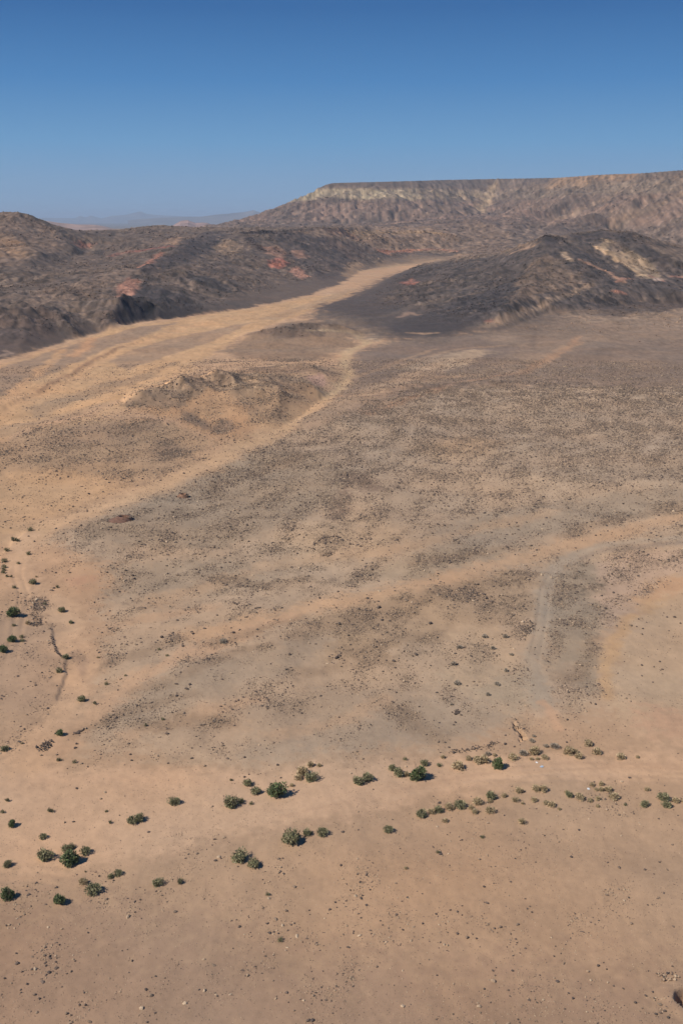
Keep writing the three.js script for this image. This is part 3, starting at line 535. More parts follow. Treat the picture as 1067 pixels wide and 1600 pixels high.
const RIVER_P = bounds({ P: RIVER.map(p => ground(p[0], p[1])), soft: 3 }), STONY_P = bounds({ P: STONY.map(p => ground(p[0], p[1])), soft: 3 });
const LEFT_P = bounds({ P: LEFTHILLS.map(spot), soft: 3 }), DARK_P = bounds({ P: DARKHILL.map(spot), soft: 3 });
const TRACK_P = bounds({ P: RUTS[0].P, half: 2.1, soft: 0 });
const SAND = base(189, 152, 122), TAN = base(178, 147, 121), MESA = base(110, 92, 82), CREAM = base(182, 163, 134), CAP = base(104, 89, 80), PINK = base(142, 112, 97), BROWN = base(106, 90, 80);
const tmp = [0, 0, 0, 0];
function surface(x, z, h, slope) {                                  // [red, green, blue, stones per square metre]
  const r = Math.hypot(x, z), t = Math.atan2(x, -z), far = smooth(350, 900, r), vf = smooth(2400, 3400, r);
  let c0 = lerp(TAN[0], SAND[0], smooth(130, 260, r)), c1 = lerp(TAN[1], SAND[1], smooth(130, 260, r)), c2 = lerp(TAN[2], SAND[2], smooth(130, 260, r)), st = .22;
  if (r > 560 && r < 3600) { const q = clamp(grid(HILL, t, r)) * smooth(560, 700, r) * .95; c0 = lerp(c0, BROWN[0], q); c1 = lerp(c1, BROWN[1], q); c2 = lerp(c2, BROWN[2], q); }
  if (r > 6000) { const f = smooth(6000, 9000, r); c0 = lerp(c0, .15, f); c1 = lerp(c1, .13, f); c2 = lerp(c2, .115, f); }
  if (r > 2300 && r < 14000) {                                     // the mesa's beds lie level
    const hill = smooth(20, 60, h) * smooth(2300, 2700, r), n = fbm(x / 160, z / 160, 91, 4);
    const wear = clamp(.5 + n + (grid(FLOW, t, r) - 8) * .06), e = h + n * 14;
    const cr = smooth(150, 162, e) * (1 - smooth(192, 206, e)) * smooth(.22, .45, slope) * (.16 + .84 * (1 - smooth(.02, .13, t))), cap = smooth(200, 214, e);
    const pk = smooth(60, 80, e) * (1 - smooth(140, 160, e)) * .6;
    for (let k = 0; k < 3; k++) { let v = MESA[k] * (.86 + .4 * wear); v = lerp(v, PINK[k], pk * wear); v = lerp(v, CREAM[k], cr * clamp(.35 + wear * .7)); v = lerp(v, CAP[k], cap * .8); tmp[k] = v; }
    c0 = lerp(c0, tmp[0], hill); c1 = lerp(c1, tmp[1], hill); c2 = lerp(c2, tmp[2], hill);
  }
  const s = lerp(lerp(9, 38, far), 130, vf), amp = lerp(lerp(2.2, 9, far), 26, vf);
  const n1 = fbm(x / s, z / s, 101, 4), n2 = fbm(x / s + 40, z / s - 40, 105, 4), fine = fbm(x / s * 5, z / s * 5, 109, 3);
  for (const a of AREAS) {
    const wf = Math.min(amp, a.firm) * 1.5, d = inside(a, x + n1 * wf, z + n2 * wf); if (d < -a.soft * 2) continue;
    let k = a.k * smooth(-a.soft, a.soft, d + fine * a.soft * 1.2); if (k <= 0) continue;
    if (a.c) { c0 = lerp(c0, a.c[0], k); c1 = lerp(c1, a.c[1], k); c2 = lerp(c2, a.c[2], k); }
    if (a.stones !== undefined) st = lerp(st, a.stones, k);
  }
  // gullies carry pale sand, steep rock lies bare
  const hill = clamp(grid(HILL, t, r));
  if (hill > .02 && r > 560) {
    const f = grid(FLOW, t, r) - 2 * Math.log(r * DT), g = smooth(2.2, 6, f) * (1 - .5 * vf), q = fbm(x / 55, z / 55, 121, 4), w = hill * clamp(.55 * g + .5 * smooth(.1, .5, q) * smooth(.35, .75, slope));
    const dark = hill * smooth(.05, .5, -q) * .35 * (1 - vf);
    c0 = lerp(c0, lerp(c0, .25, .45) * 1.12, w) * (1 - dark); c1 = lerp(c1, lerp(c1, .185, .45) * 1.06, w) * (1 - dark); c2 = lerp(c2, lerp(c2, .135, .45), w) * (1 - dark);
  }
  // streaks of stones laid down by floods, bare silt between
  const u = x * .89 + z * .46, v = -x * .46 + z * .89, sk = fbm(u / 5, v / 16, 131, 4), cl = fbm(x / 4, z / 4, 137, 3);
  st = st * clamp(.55 + 1.9 * sk + 1.1 * cl, .03, 2.6);
  // mottling down to the stones that are too small to stand as stones of their own
  const near = 1 - smooth(260, 520, r), mid = smooth(120, 260, r) * (1 - smooth(900, 1600, r));
  let m = 1 + .10 * n1 + .06 * n2 + .05 * fine;
  m -= clamp(st, 0, 1.4) * (.08 + .34 * mid * smooth(.02, .5, noise(x / 1.3, z / 1.6, 141) + .5 * noise(x / .6, z / .9, 143)));
  m += (.05 + .10 * clamp(st) * near) * noise(x / .55, z / .6, 145) + (.10 * mid + .16 * hill * (1 - vf)) * noise(x / 3.1, z / 4.3, 147) + .14 * far * noise(x / 9, z / 11, 149) + (1 - hill) * smooth(330, 520, r) * (1 - smooth(1000, 1500, r)) * (.17 * noise(x / 1.9, z / 5.5, 153) + .11 * noise(x / 4.5, z / 13, 155) + .16 * Math.abs(noise(x / 26 + .5 * n1, z / 60, 157)))
    + (1 - smooth(150, 260, r)) * (.05 * noise(x / 2.4, z / 3, 159) + .06 * noise(x / .9, z / 1.1, 160));
  if (hill > .05 && r > 400) {                                     // rock ribs, ledges, blocks and scree, as fine as the distance shows them
    const y = h * 1.7, f = grid(FLOW, t, r) - 2 * Math.log(r * DT), zz = z * .6 + y;
    let q = 0;
    if (r < 1250) q += .9 * noise(x / 1.9, zz / 2.2, 171) * (1 - smooth(900, 1250, r));
    if (r < 2600) q += .8 * noise(x / 4, zz / 4.4, 173) * (1 - smooth(1700, 2600, r));
    q += .8 * noise(x / 8.5, zz / 8, 175);
    if (r > 1500) q += .8 * noise(x / 17, zz / 15, 177) * smooth(1500, 2500, r);
    const ledge = Math.max(0, 1 - 5 * Math.abs(noise(x / 60, zz / 26, 179))) * smooth(.18, .45, slope), block = smooth(.34, .5, noise(x / 11, zz / 9, 181)) * smooth(.1, .4, slope);
    m *= 1 + hill * (.72 * q - .22 * ledge + .30 * block - .30 * block * smooth(0, .3, noise(x / 6, zz / 5, 183)) + .34 * (smooth(.4, 4.5, f) - .42) * smooth(.12, .35, slope) * (.6 + .05 * vf));
  }
  m = clamp(m, .3, 1.75);
  const warm = 1 + .05 * fbm(x / 30, z / 30, 151, 2);
  tmp[0] = c0 * m * warm; tmp[1] = c1 * m; tmp[2] = c2 * m * (2 - warm); tmp[3] = st;
  return tmp;
}

// ------------------------------------------------------------------ terrain mesh
const grain = (() => {                                              // fine grit: a colour map and a relief map that tile every 12 metres
  const n = 1024, col = new Uint8Array(n * n * 4), bmp = new Uint8Array(n * n * 4), R1 = rng(5), hgt = new Float32Array(n * n), tone = new Float32Array(n * n);
  for (let i = 0; i < n * n; i++) { hgt[i] = R1() * .12; tone[i] = (R1() - .5) * .10; }
  for (let k = 0; k < 9000; k++) {
    const x = R1() * n, y = R1() * n, r = 1.2 + 5 * Math.pow(R1(), 5), t = (R1() - .55) * .5, q = .5 + R1() * .5;
    for (let b = -Math.ceil(r); b <= r; b++) for (let a = -Math.ceil(r); a <= r; a++) { const d = (a * a + b * b * q) / (r * r); if (d < 1) { const o = (((y + b) & (n - 1)) * n) + ((x + a) & (n - 1)); hgt[o] = Math.max(hgt[o], (.25 + .12 * r) * Math.sqrt(1 - d)); tone[o] = t * .6 + (R1() - .5) * .06; } }
  }
  for (let i = 0; i < n * n; i++) {
    const v = clamp(.8 + tone[i] * .55) * 255, h = clamp(hgt[i]) * 255;
    col[i * 4] = col[i * 4 + 1] = col[i * 4 + 2] = v; bmp[i * 4] = bmp[i * 4 + 1] = bmp[i * 4 + 2] = h; col[i * 4 + 3] = bmp[i * 4 + 3] = 255;
  }
  const make = d => { const t = new THREE.DataTexture(d, n, n, THREE.RGBAFormat); t.wrapS = t.wrapT = THREE.RepeatWrapping; t.magFilter = THREE.LinearFilter; t.minFilter = THREE.LinearFilter; t.needsUpdate = true; return t; };
  return { map: make(col), bumpMap: make(bmp) };
})();
const earth = new THREE.MeshStandardMaterial({ vertexColors: true, roughness: 1, map: grain.map, bumpMap: grain.bumpMap, bumpScale: .016 });
earth.name = 'earth';
const dist = [30]; while (dist[dist.length - 1] < 60000) {
  const D = dist[dist.length - 1], f = D < 75 ? 2 : 1.2 * (D * D + 6400) / (80 * 1005);
  dist.push(D + (D < 5200 ? Math.min(f, D < 460 ? 1e9 : 3.0 + (D - 460) * .0017) : D * .04));
}
const bear = []; for (let t = -36; t < -23.6; t += .6) bear.push(t); for (let t = -23.5; t <= 23.5; t += .068) bear.push(t); for (let t = 24; t <= 36.01; t += .6) bear.push(t);
const nr = dist.length, nc = bear.length;
{
  const n = nr * nc, pos = new Float32Array(n * 3), col = new Float32Array(n * 3), uv = new Float32Array(n * 2);
  for (let j = 0; j < nr; j++) for (let i = 0; i < nc; i++) {
    const t = bear[i] * Math.PI / 180, r = dist[j], x = Math.sin(t) * r, z = -Math.cos(t) * r, o = (j * nc + i) * 3;
    pos[o] = x; pos[o + 1] = height(x, z); pos[o + 2] = z; uv[o / 3 * 2] = x / 12; uv[o / 3 * 2 + 1] = z / 12;
  }
  const idx = new Uint32Array((nr - 1) * (nc - 1) * 6); let k = 0;
  for (let j = 0; j + 1 < nr; j++) for (let i = 0; i + 1 < nc; i++) { const a = j * nc + i, b = a + 1, c = a + nc, d = c + 1; idx[k++] = a; idx[k++] = b; idx[k++] = c; idx[k++] = b; idx[k++] = d; idx[k++] = c; }
  const g = new THREE.BufferGeometry(); g.setAttribute('position', new THREE.BufferAttribute(pos, 3)); g.setIndex(new THREE.BufferAttribute(idx, 1)); g.computeVertexNormals();
  const nor = g.attributes.normal.array;
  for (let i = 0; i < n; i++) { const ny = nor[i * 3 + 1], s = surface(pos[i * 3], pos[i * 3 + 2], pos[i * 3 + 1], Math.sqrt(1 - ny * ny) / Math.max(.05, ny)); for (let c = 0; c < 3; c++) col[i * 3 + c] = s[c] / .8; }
  // each landform is an object of its own; neighbours share their border
  const KINDS = [['ground', 'bare tan sand and pebbly flats spreading round the stony plain', 'sand'], ['gravel_plain', 'grey brown plain strewn with small dark stones across the middle', 'stony plain'], ['dry_riverbed', 'broad pale sandy riverbed winding down from the canyon to the left', 'riverbed'], ['hill', 'dark brown hills with reddish patches left of the sandy riverbed', 'hills'], ['hill', 'black twin topped hill with a pale cliff below its flat right summit', 'hill'], ['mesa_hill', 'long flat topped mesa with cream and brown beds on the skyline', 'mesa'], ['dirt_track', 'greyish dirt track curving down through the stony plain on the right', 'dirt track']];
  const bins = KINDS.map(() => []);
  for (let q = 0; q < idx.length; q += 3) {
    const a = idx[q], b = idx[q + 1], c = idx[q + 2], x = (pos[a * 3] + pos[b * 3] + pos[c * 3]) / 3, z = (pos[a * 3 + 2] + pos[b * 3 + 2] + pos[c * 3 + 2]) / 3, r = Math.hypot(x, z);
    let w = 0;
    if (r > 2350 && r < 6400 && Math.atan2(x, -z) > -.1 - (r - 2350) * 1e-5) w = 5;
    else if (r > 250 && inside(DARK_P, x, z) > 0) w = 4;
    else if (r > 250 && (inside(LEFT_P, x, z) > 0 || (r > 1500 && r < 3400 && x < 200))) w = 3;
    else if (r > 250 && inside(RIVER_P, x, z) > 0) w = 2;
    else if (r < 700 && inside(TRACK_P, x, z) > 0) w = 6;
    else if (r < 700 && inside(STONY_P, x, z) > 0) w = 1;
    bins[w].push(a, b, c);
  }
  const used = {};
  bins.forEach((list, w) => {
    const map = new Map(), ix = new Uint32Array(list.length);
    for (let q = 0; q < list.length; q++) { let v = map.get(list[q]); if (v === undefined) { v = map.size; map.set(list[q], v); } ix[q] = v; }
    const P = new Float32Array(map.size * 3), N = new Float32Array(map.size * 3), C = new Float32Array(map.size * 3), U = new Float32Array(map.size * 2);
    for (const [from, to] of map) { for (let c = 0; c < 3; c++) { P[to * 3 + c] = pos[from * 3 + c]; N[to * 3 + c] = nor[from * 3 + c]; C[to * 3 + c] = col[from * 3 + c]; } U[to * 2] = uv[from * 2]; U[to * 2 + 1] = uv[from * 2 + 1]; }
    const q = new THREE.BufferGeometry();
    q.setAttribute('position', new THREE.BufferAttribute(P, 3)); q.setAttribute('normal', new THREE.BufferAttribute(N, 3)); q.setAttribute('color', new THREE.BufferAttribute(C, 3)); q.setAttribute('uv', new THREE.BufferAttribute(U, 2)); q.setIndex(new THREE.BufferAttribute(ix, 1));
    const m = new THREE.Mesh(q, earth); m.castShadow = m.receiveShadow = true;
    const [name, label, cat] = KINDS[w]; used[name] = (used[name] ?? -1) + 1;
    scene.add(tag(m, used[name] ? name + '_00' + used[name] : name, label, cat, 'structure'));
  });
}

// ------------------------------------------------------------------ land outside the view and far mountains
{
  const P = [], I = [], rad = [0, 30, 60, 150, 400, 1000, 2500, 6000, 15000, 60000], seg = 60, a0 = 36 * Math.PI / 180, a1 = 2 * Math.PI - a0;
  for (const r of rad) for (let i = 0; i <= seg; i++) { const t = lerp(a0, a1, i / seg); P.push(Math.sin(t) * r, r > 30 ? noise(Math.sin(t) * r / 900, Math.cos(t) * r / 900, 9) * Math.min(14, r * .004) * Math.sin(i / seg * Math.PI) : 0, -Math.cos(t) * r); }
  for (let j = 0; j + 1 < rad.length; j++) for (let i = 0; i < seg; i++) { const a = j * (seg + 1) + i, c = a + seg + 1; I.push(a, a + 1, c, a + 1, c + 1, c); }
  for (let i = 0; i < 24; i++) { const b = P.length / 3, t0 = lerp(-a0, a0, i / 24), t1 = lerp(-a0, a0, (i + 1) / 24); P.push(0, 0, 0, Math.sin(t0) * 30, 0, -Math.cos(t0) * 30, Math.sin(t1) * 30, 0, -Math.cos(t1) * 30); I.push(b, b + 2, b + 1); }
  const g = new THREE.BufferGeometry(); g.setAttribute('position', new THREE.Float32BufferAttribute(P, 3)); g.setIndex(I); g.computeVertexNormals();
  const m = new THREE.Mesh(g, new THREE.MeshStandardMaterial({ color: new THREE.Color().setRGB(.36, .26, .19), roughness: 1 }));
  m.receiveShadow = true; scene.add(tag(m, 'ground_001', 'open sandy desert stretching away on every side', 'desert', 'structure'));
}
function range(name, label, category, D, depth, seed, rgb, pts) {   // a chain of mountains with the crest line of the photograph
  const P = [], I = [], C = [], nt = 260, nd = 28, T = pts.map(p => { const r = ray(p[0], p[1]); return [Math.atan2(r[0], -r[2]), EYE + D * r[1]]; });
  const t0 = T[0][0], t1 = T[T.length - 1][0];
  for (let j = 0; j <= nd; j++) for (let i = 0; i <= nt; i++) {
    const t = lerp(t0, t1, i / nt), v = j / nd; let k = 0; while (k < T.length - 2 && t > T[k + 1][0]) k++;
    const top = lerp(T[k][1], T[k + 1][1], clamp((t - T[k][0]) / (T[k + 1][0] - T[k][0]))), r = D + (v - .6) * depth, x = Math.sin(t) * r, z = -Math.cos(t) * r;
    const s = depth * .22, rg = 1 - Math.abs(noise(x / s, z / s, seed)) * 1.5, prof = v < .6 ? Math.pow(v / .6, 1.25) : 1 - (v - .6) / .4 * .9;
    const h = top * prof * lerp(1, .62 + .5 * rg, Math.min(1, Math.abs(v - .6) * 5)) + fbm(x / s * 3, z / s * 3, seed + 3, 3) * top * .05;
    P.push(x, j === 0 || j === nd ? -5 : h, z);
    const q = .85 + .5 * fbm(x / s * 2, z / s * 4, seed + 7, 3); for (const c of rgb) C.push(c * q);
  }
  for (let j = 0; j < nd; j++) for (let i = 0; i < nt; i++) { const a = j * (nt + 1) + i, c = a + nt + 1; I.push(a, a + 1, c, a + 1, c + 1, c); }
  const g = new THREE.BufferGeometry(); g.setAttribute('position', new THREE.Float32BufferAttribute(P, 3)); g.setAttribute('color', new THREE.Float32BufferAttribute(C, 3)); g.setIndex(I); g.computeVertexNormals();
  const m = new THREE.Mesh(g, new THREE.MeshStandardMaterial({ vertexColors: true, roughness: 1 })); m.castShadow = m.receiveShadow = true;
  scene.add(tag(m, name, label, category, 'structure'));
}
range('distant_hill', 'low tan plateau edge peeping out just right of the left hill', 'plateau', 7200, 1500, 201, [.34, .22, .17], [[20, 352], [50, 345], [62, 341], [72, 345], [97, 348], [120, 350], [150, 351], [162, 353], [180, 358], [200, 361], [220, 364]]);
range('distant_hill_001', 'small rounded pinkish hill beyond the ridge, left of the mesa', 'hill', 7800, 1300, 207, [.32, .20, .16], [[250, 357], [269, 353], [282, 345], [294, 343.5], [306, 348], [316, 347.5], [324, 348], [334, 352], [350, 356]]);
range('mountain_range', 'blue hazy mountain ridge on the horizon, touching the foot of the mesa', 'mountains', 23000, 5000, 213, [.17, .14, .12], [[200, 344], [250, 340], [316, 338], [338, 335], [364, 332.5], [383, 331], [396, 327.5], [410, 332], [420, 335], [445, 336], [480, 340], [560, 344]]);
range('mountain_range_001', 'faintest pale blue jagged peaks on the horizon above the left ridge', 'mountains', 38000, 7000, 219, [.17, .14, .12], [[-120, 343], [30, 341], [80, 340], [118, 341], [125, 337], [135, 340], [142, 336.5], [160, 341], [175, 337], [195, 336], [210, 332.5], [220, 330], [230, 334], [250, 336], [290, 338], [340, 340], [460, 344]]);

// ------------------------------------------------------------------ gravel: stones too many to count
function stoneShape(seed, flat, detail = 0) {
  const g = new THREE.IcosahedronGeometry(.5, detail), p = g.attributes.position;
  for (let i = 0; i < p.count; i++) {
    const x = p.getX(i), y = p.getY(i), z = p.getZ(i), k = 1 + .42 * noise(x * 2.3 + seed * 7.1, y * 2.3 + z * 1.9 - seed * 3.3, seed) + .2 * noise(z * 4 + seed, x * 4 - y * 3, seed + 1);
    p.setXYZ(i, x * k * 1.12, y * k * flat + .12, z * k * .9);
  }
  g.deleteAttribute('uv'); g.computeVertexNormals(); return g;
}
const stoneShapes = [stoneShape(1, .72), stoneShape(2, .85), stoneShape(3, .6), stoneShape(4, .78)];
const rock = new THREE.MeshStandardMaterial({ color: 0xffffff, roughness: .95 });
const TONES = [base(92, 80, 75), base(112, 96, 87), base(136, 117, 102), base(156, 134, 115), base(172, 148, 126), base(188, 165, 142)];
{
  const R1 = rng(77), per = stoneShapes.map(() => ({ m: [], c: [] })), M = new THREE.Matrix4(), q = new THREE.Quaternion(), e = new THREE.Euler(), v = new THREE.Vector3(), sc = new THREE.Vector3();
  const put = (x, z, d, tone) => {
    const y = height(x, z), k = (R1() * 4) | 0; e.set((R1() - .5) * .7, R1() * 6.28, (R1() - .5) * .7); q.setFromEuler(e);
    sc.set(d * (.8 + .5 * R1()), d * (.7 + .5 * R1()), d * (.8 + .4 * R1())); v.set(x, y - d * .05, z); M.compose(v, q, sc); per[k].m.push(...M.elements); const c = TONES[tone], l = .85 + R1() * .3; per[k].c.push(c[0] * l, c[1] * l, c[2] * l);
  };
  for (let i = 0; i < 620000; i++) {
    const t = (R1() - .5) * 48 * Math.PI / 180, r = Math.sqrt(lerp(82 * 82, 600 * 600, R1() ** 1.35)), x = Math.sin(t) * r, z = -Math.cos(t) * r;
    const w = R1();
    const st = surface(x, z, 0, .02)[3];
    const clump = clamp(.35 + 1.6 * fbm(x / 2.2, z / 2.2, 161, 3) + .9 * noise(x / 11, z / 11, 165), 0, 1.6);
    const even = smooth(210, 320, r); if (w > st * lerp(clump, .75, even) * 1.05) continue;
    const many = 1 + Math.floor((clump * st * 4.2 + R1() * 3.2) * (1 - .3 * even)), spread = .5 + .9 * R1() + r * .003 + even * 1.6;
    for (let k = 0; k < many; k++) {
      const g = Math.sqrt(R1()) * spread, f = R1() * 6.283, u = R1(), pale = r < 140 ? .42 : .14;
      const d = Math.min(r < 190 ? .5 : .8, (r < 190 ? .062 + r * .0002 : .10 + (r - 190) * .0005) * Math.pow(u + .004, -.36));
      put(x + Math.cos(f) * g, z + Math.sin(f) * g * 1.3, d, R1() < pale ? 3 + ((R1() * 3) | 0) : (R1() * 3.3) | 0);
    }
  }
  for (let i = 0; i < 150000; i++) {                                // grit of the near sand
    const t = (R1() - .5) * 48 * Math.PI / 180, r = Math.sqrt(lerp(82 * 82, 172 * 172, R1())), x = Math.sin(t) * r, z = -Math.cos(t) * r, n = .45 + fbm(x / 9, z / 9, 201, 4) + .6 * noise(x / 2, z / 2, 203);
    if (R1() > n * (r < 128 ? 1 : .55)) continue;
    put(x, z, .045 + .085 * R1() ** 3, R1() < .45 ? 4 + ((R1() * 2) | 0) : 1 + ((R1() * 3) | 0));
  }
  const n = per.reduce((a, p) => a + p.m.length / 16, 0); console.log('gravel', n);
  per.forEach((p, k) => {
    const m = new THREE.InstancedMesh(stoneShapes[k], rock, p.m.length / 16); m.instanceMatrix.array.set(p.m); m.instanceColor = new THREE.InstancedBufferAttribute(new Float32Array(p.c), 3);
    m.castShadow = m.receiveShadow = true; scene.add(tag(m, k ? 'gravel_00' + k : 'gravel', ['loose dark and tan gravel scattered over the plain', 'angular gravel lying in bands across the stony plain', 'flat gravel chips spread over plain and sand', 'blocky gravel strewn over plain and sand'][k], 'gravel', 'stuff'));
  });
}
//@@NEXT

// ------------------------------------------------------------------ rubble: blocks and scree on the hill slopes, too many to count
{
  const R1 = rng(1313), per = stoneShapes.map(() => ({ m: [], c: [] })), M = new THREE.Matrix4(), q = new THREE.Quaternion(), e = new THREE.Euler(), v = new THREE.Vector3(), sc = new THREE.Vector3();
  const block = (x, z, d, lo, hi) => {
    const y = height(x, z), sl = Math.hypot(height(x + 3, z) - y, height(x, z + 3) - y) / 3, s = surface(x, z, y, sl), l = lerp(lo, hi, R1()), k = (R1() * 4) | 0;
    e.set((R1() - .5) * .9, R1() * 6.28, (R1() - .5) * .9); q.setFromEuler(e); sc.set(d * (.8 + .7 * R1()), d * (.6 + .6 * R1()), d * (.8 + .5 * R1())); v.set(x, y + d * .02, z); M.compose(v, q, sc); per[k].m.push(...M.elements); per[k].c.push(s[0] * l, s[1] * l, s[2] * l);
  };
  for (let i = 0; i < 240000; i++) {
    const t = (R1() - .5) * 41 * Math.PI / 180, r = 540 * Math.pow(4700 / 540, Math.pow(R1(), .9)), x = Math.sin(t) * r, z = -Math.cos(t) * r, w = R1(), hill = clamp(grid(HILL, t, r));
    if (hill < .15) continue;
    const n = fbm(x / 70, z / 70, 191, 4) + .5 * noise(x / 22, z / 22, 195);
    if (w > hill * smooth(-.25, .55, n) * (r > 2600 ? .8 : 1)) continue;
    const y = height(x, z); if (y > 212) continue;
    block(x, z, Math.min(r * .0019, (.12 + r * .00036) * Math.pow(R1() + .01, -.4)), .85, 1.45);
  }
  // broken edges and little cliffs
  for (const [pts, half, n, size] of [[[[893, 364], [930, 361], [960, 361], [986, 364], [1000, 373]], 7, 420, 2.6], [[[838, 374], [850, 369], [866, 370], [880, 377]], 8, 380, 2.4], [[[382, 364], [400, 363], [430, 362], [470, 361], [530, 358]], 12, 700, 3.2], [[[386, 368], [398, 382], [412, 392]], 9, 260, 3], [[[545, 366], [590, 364], [640, 362], [690, 366], [715, 372]], 22, 700, 5.5], [[[600, 393], [640, 391], [690, 391]], 16, 300, 4.5], [[[560, 380], [580, 372], [620, 372], [680, 376]], 24, 400, 5], [[[940, 373], [965, 380], [990, 398], [1015, 416]], 7, 260, 2.4], [[[205, 436], [220, 442], [232, 446]], 5, 110, 1.8], [[[420, 408], [450, 418], [478, 432]], 7, 160, 2.4], [[[35, 338], [60, 348], [85, 360]], 10, 220, 2.8], [[[470, 320], [500, 318], [560, 318], [600, 322]], 34, 420, 7], [[[700, 302], [722, 303], [745, 302]], 20, 160, 7]]) {
    const P = pts.map(spot);
    for (let i = 0; i < n; i++) { const t = R1() * (P.length - 1), k = Math.min(P.length - 2, t | 0), x = lerp(P[k][0], P[k + 1][0], t - k) + (R1() + R1() - 1) * half, z = lerp(P[k][1], P[k + 1][1], t - k) + (R1() + R1() - 1) * half; block(x, z, size * .62 * (.45 + .9 * R1() * R1()), .7, 1.4); }
  }
  console.log('rubble', per.reduce((a, p) => a + p.m.length / 16, 0));
  per.forEach((p, k) => {
    const m = new THREE.InstancedMesh(stoneShapes[k], rock, p.m.length / 16); m.instanceMatrix.array.set(p.m); m.instanceColor = new THREE.InstancedBufferAttribute(new Float32Array(p.c), 3);
    m.castShadow = m.receiveShadow = true; scene.add(tag(m, k ? 'rubble_00' + k : 'rubble', ['fallen rubble and scree covering the dark hill slopes', 'angular rubble along the broken hill edges', 'flat scree slabs spread over hills and mesa foot', 'blocky scree below the crests of the hills'][k], 'rubble', 'stuff'));
  });
}

// ------------------------------------------------------------------ plants
const shrubMat = new THREE.MeshStandardMaterial({ vertexColors: true, roughness: .9, side: THREE.DoubleSide });
const twigMat = new THREE.MeshStandardMaterial({ color: new THREE.Color().setRGB(.16, .115, .08), roughness: 1 });
function foliage(seed, lobes, height, tones, loose, leaves) {       // leaf-sized faces through the volume of a few lobes; about 1 m across
  const R1 = rng(seed), P = [], C = [], L = [];
  for (let i = 0; i < lobes; i++) { const a = R1() * 6.283, d = .30 * Math.sqrt(R1()), r = .13 + .11 * R1(); L.push([Math.cos(a) * d, r * .75 + R1() * Math.max(.02, height - r * 1.6) * (1 - d * 1.3), Math.sin(a) * d, r, .75 + .5 * R1()]); }
  for (let i = 0; i < leaves; i++) {
    const l = L[(R1() * L.length) | 0]; let x, y, z, d; do { x = R1() * 2 - 1; y = R1() * 2 - 1; z = R1() * 2 - 1; d = Math.hypot(x, y, z); } while (d > 1 || d < .05);
    const k = Math.pow(d, .35) / d * (1 + loose * (R1() - .4)); x *= k; y *= k; z *= k;
    const cx = l[0] + x * l[3], cy = Math.max(.02, l[1] + y * l[3]), cz = l[2] + z * l[3], s = .022 + .03 * R1();
    const ux = x + (R1() - .5) * 1.6, uy = y + .5 + (R1() - .5) * 1.2, uz = z + (R1() - .5) * 1.6, ul = Math.hypot(ux, uy, uz) || 1, a = [ux / ul * s * 1.5, uy / ul * s * 1.5, uz / ul * s * 1.5];
    let bx = R1() - .5, by = R1() - .5, bz = R1() - .5; const dt = (bx * ux + by * uy + bz * uz) / ul / ul; bx -= dt * ux; by -= dt * uy; bz -= dt * uz; const bl = Math.hypot(bx, by, bz) || 1, b = [bx / bl * s * .6, by / bl * s * .6, bz / bl * s * .6];
    P.push(cx - a[0], cy - a[1], cz - a[2], cx + b[0], cy + b[1], cz + b[2], cx + a[0], cy + a[1], cz + a[2], cx - a[0], cy - a[1], cz - a[2], cx + a[0], cy + a[1], cz + a[2], cx - b[0], cy - b[1], cz - b[2]);
    const t = tones[(R1() * tones.length) | 0], q = l[4] * (.75 + .5 * R1()); for (let n = 0; n < 6; n++) C.push(t[0] * q, t[1] * q, t[2] * q);
  }
  const g = new THREE.BufferGeometry(); g.setAttribute('position', new THREE.Float32BufferAttribute(P, 3)); g.setAttribute('color', new THREE.Float32BufferAttribute(C, 3)); g.computeVertexNormals(); return g;
}
function twigs(seed, n, height) {
  const R1 = rng(seed), G = [];
  for (let i = 0; i < n; i++) {
    const a = R1() * 6.283, o = .18 + .25 * R1(), c = new THREE.CatmullRomCurve3([new THREE.Vector3(0, -.04, 0), new THREE.Vector3(Math.cos(a) * o * .45, height * .35, Math.sin(a) * o * .45), new THREE.Vector3(Math.cos(a) * o, height * (.6 + .35 * R1()), Math.sin(a) * o)]);
    G.push(new THREE.TubeGeometry(c, 4, .012, 4));
  }
  return mergeGeometries(G);
}
const KINDS_OF_SHRUB = {
  green: { tones: [[0.107, 0.146, 0.054], [0.142, 0.175, 0.068], [0.082, 0.117, 0.049], [0.177, 0.196, 0.097]], h: .78, lobes: 16, leaves: 1500, loose: .35 },
  olive: { tones: [[.255, .235, .125], [.19, .185, .095], [.33, .295, .175], [.15, .15, .07]], h: .55, lobes: 13, leaves: 1150, loose: .5 },
  tan: { tones: [[.46, .35, .20], [.36, .275, .155], [.55, .43, .27], [.27, .215, .115]], h: .5, lobes: 10, leaves: 850, loose: .7 },
  grey: { tones: [[.30, .25, .19], [.24, .20, .15], [.37, .31, .24]], h: .45, lobes: 8, leaves: 750, loose: .5 },
  small: { tones: [[0.179, 0.174, 0.085], [0.133, 0.131, 0.067], [0.240, 0.217, 0.120]], h: .6, lobes: 6, leaves: 420, loose: .6 },
};
const SHRUBS = {};
for (const k in KINDS_OF_SHRUB) {
  const q = KINDS_OF_SHRUB[k]; SHRUBS[k] = [];
  for (let i = 0; i < 3; i++) {
    const g = new THREE.Group(), f = new THREE.Mesh(foliage(300 + i * 17 + k.length * 31 + k.charCodeAt(0), q.lobes, q.h, q.tones, q.loose, q.leaves), shrubMat), t = new THREE.Mesh(twigs(400 + i, 7, q.h), twigMat);
    f.name = 'foliage'; t.name = 'stem'; f.castShadow = f.receiveShadow = t.castShadow = true; g.add(f, t); SHRUBS[k].push(g);
  }
}
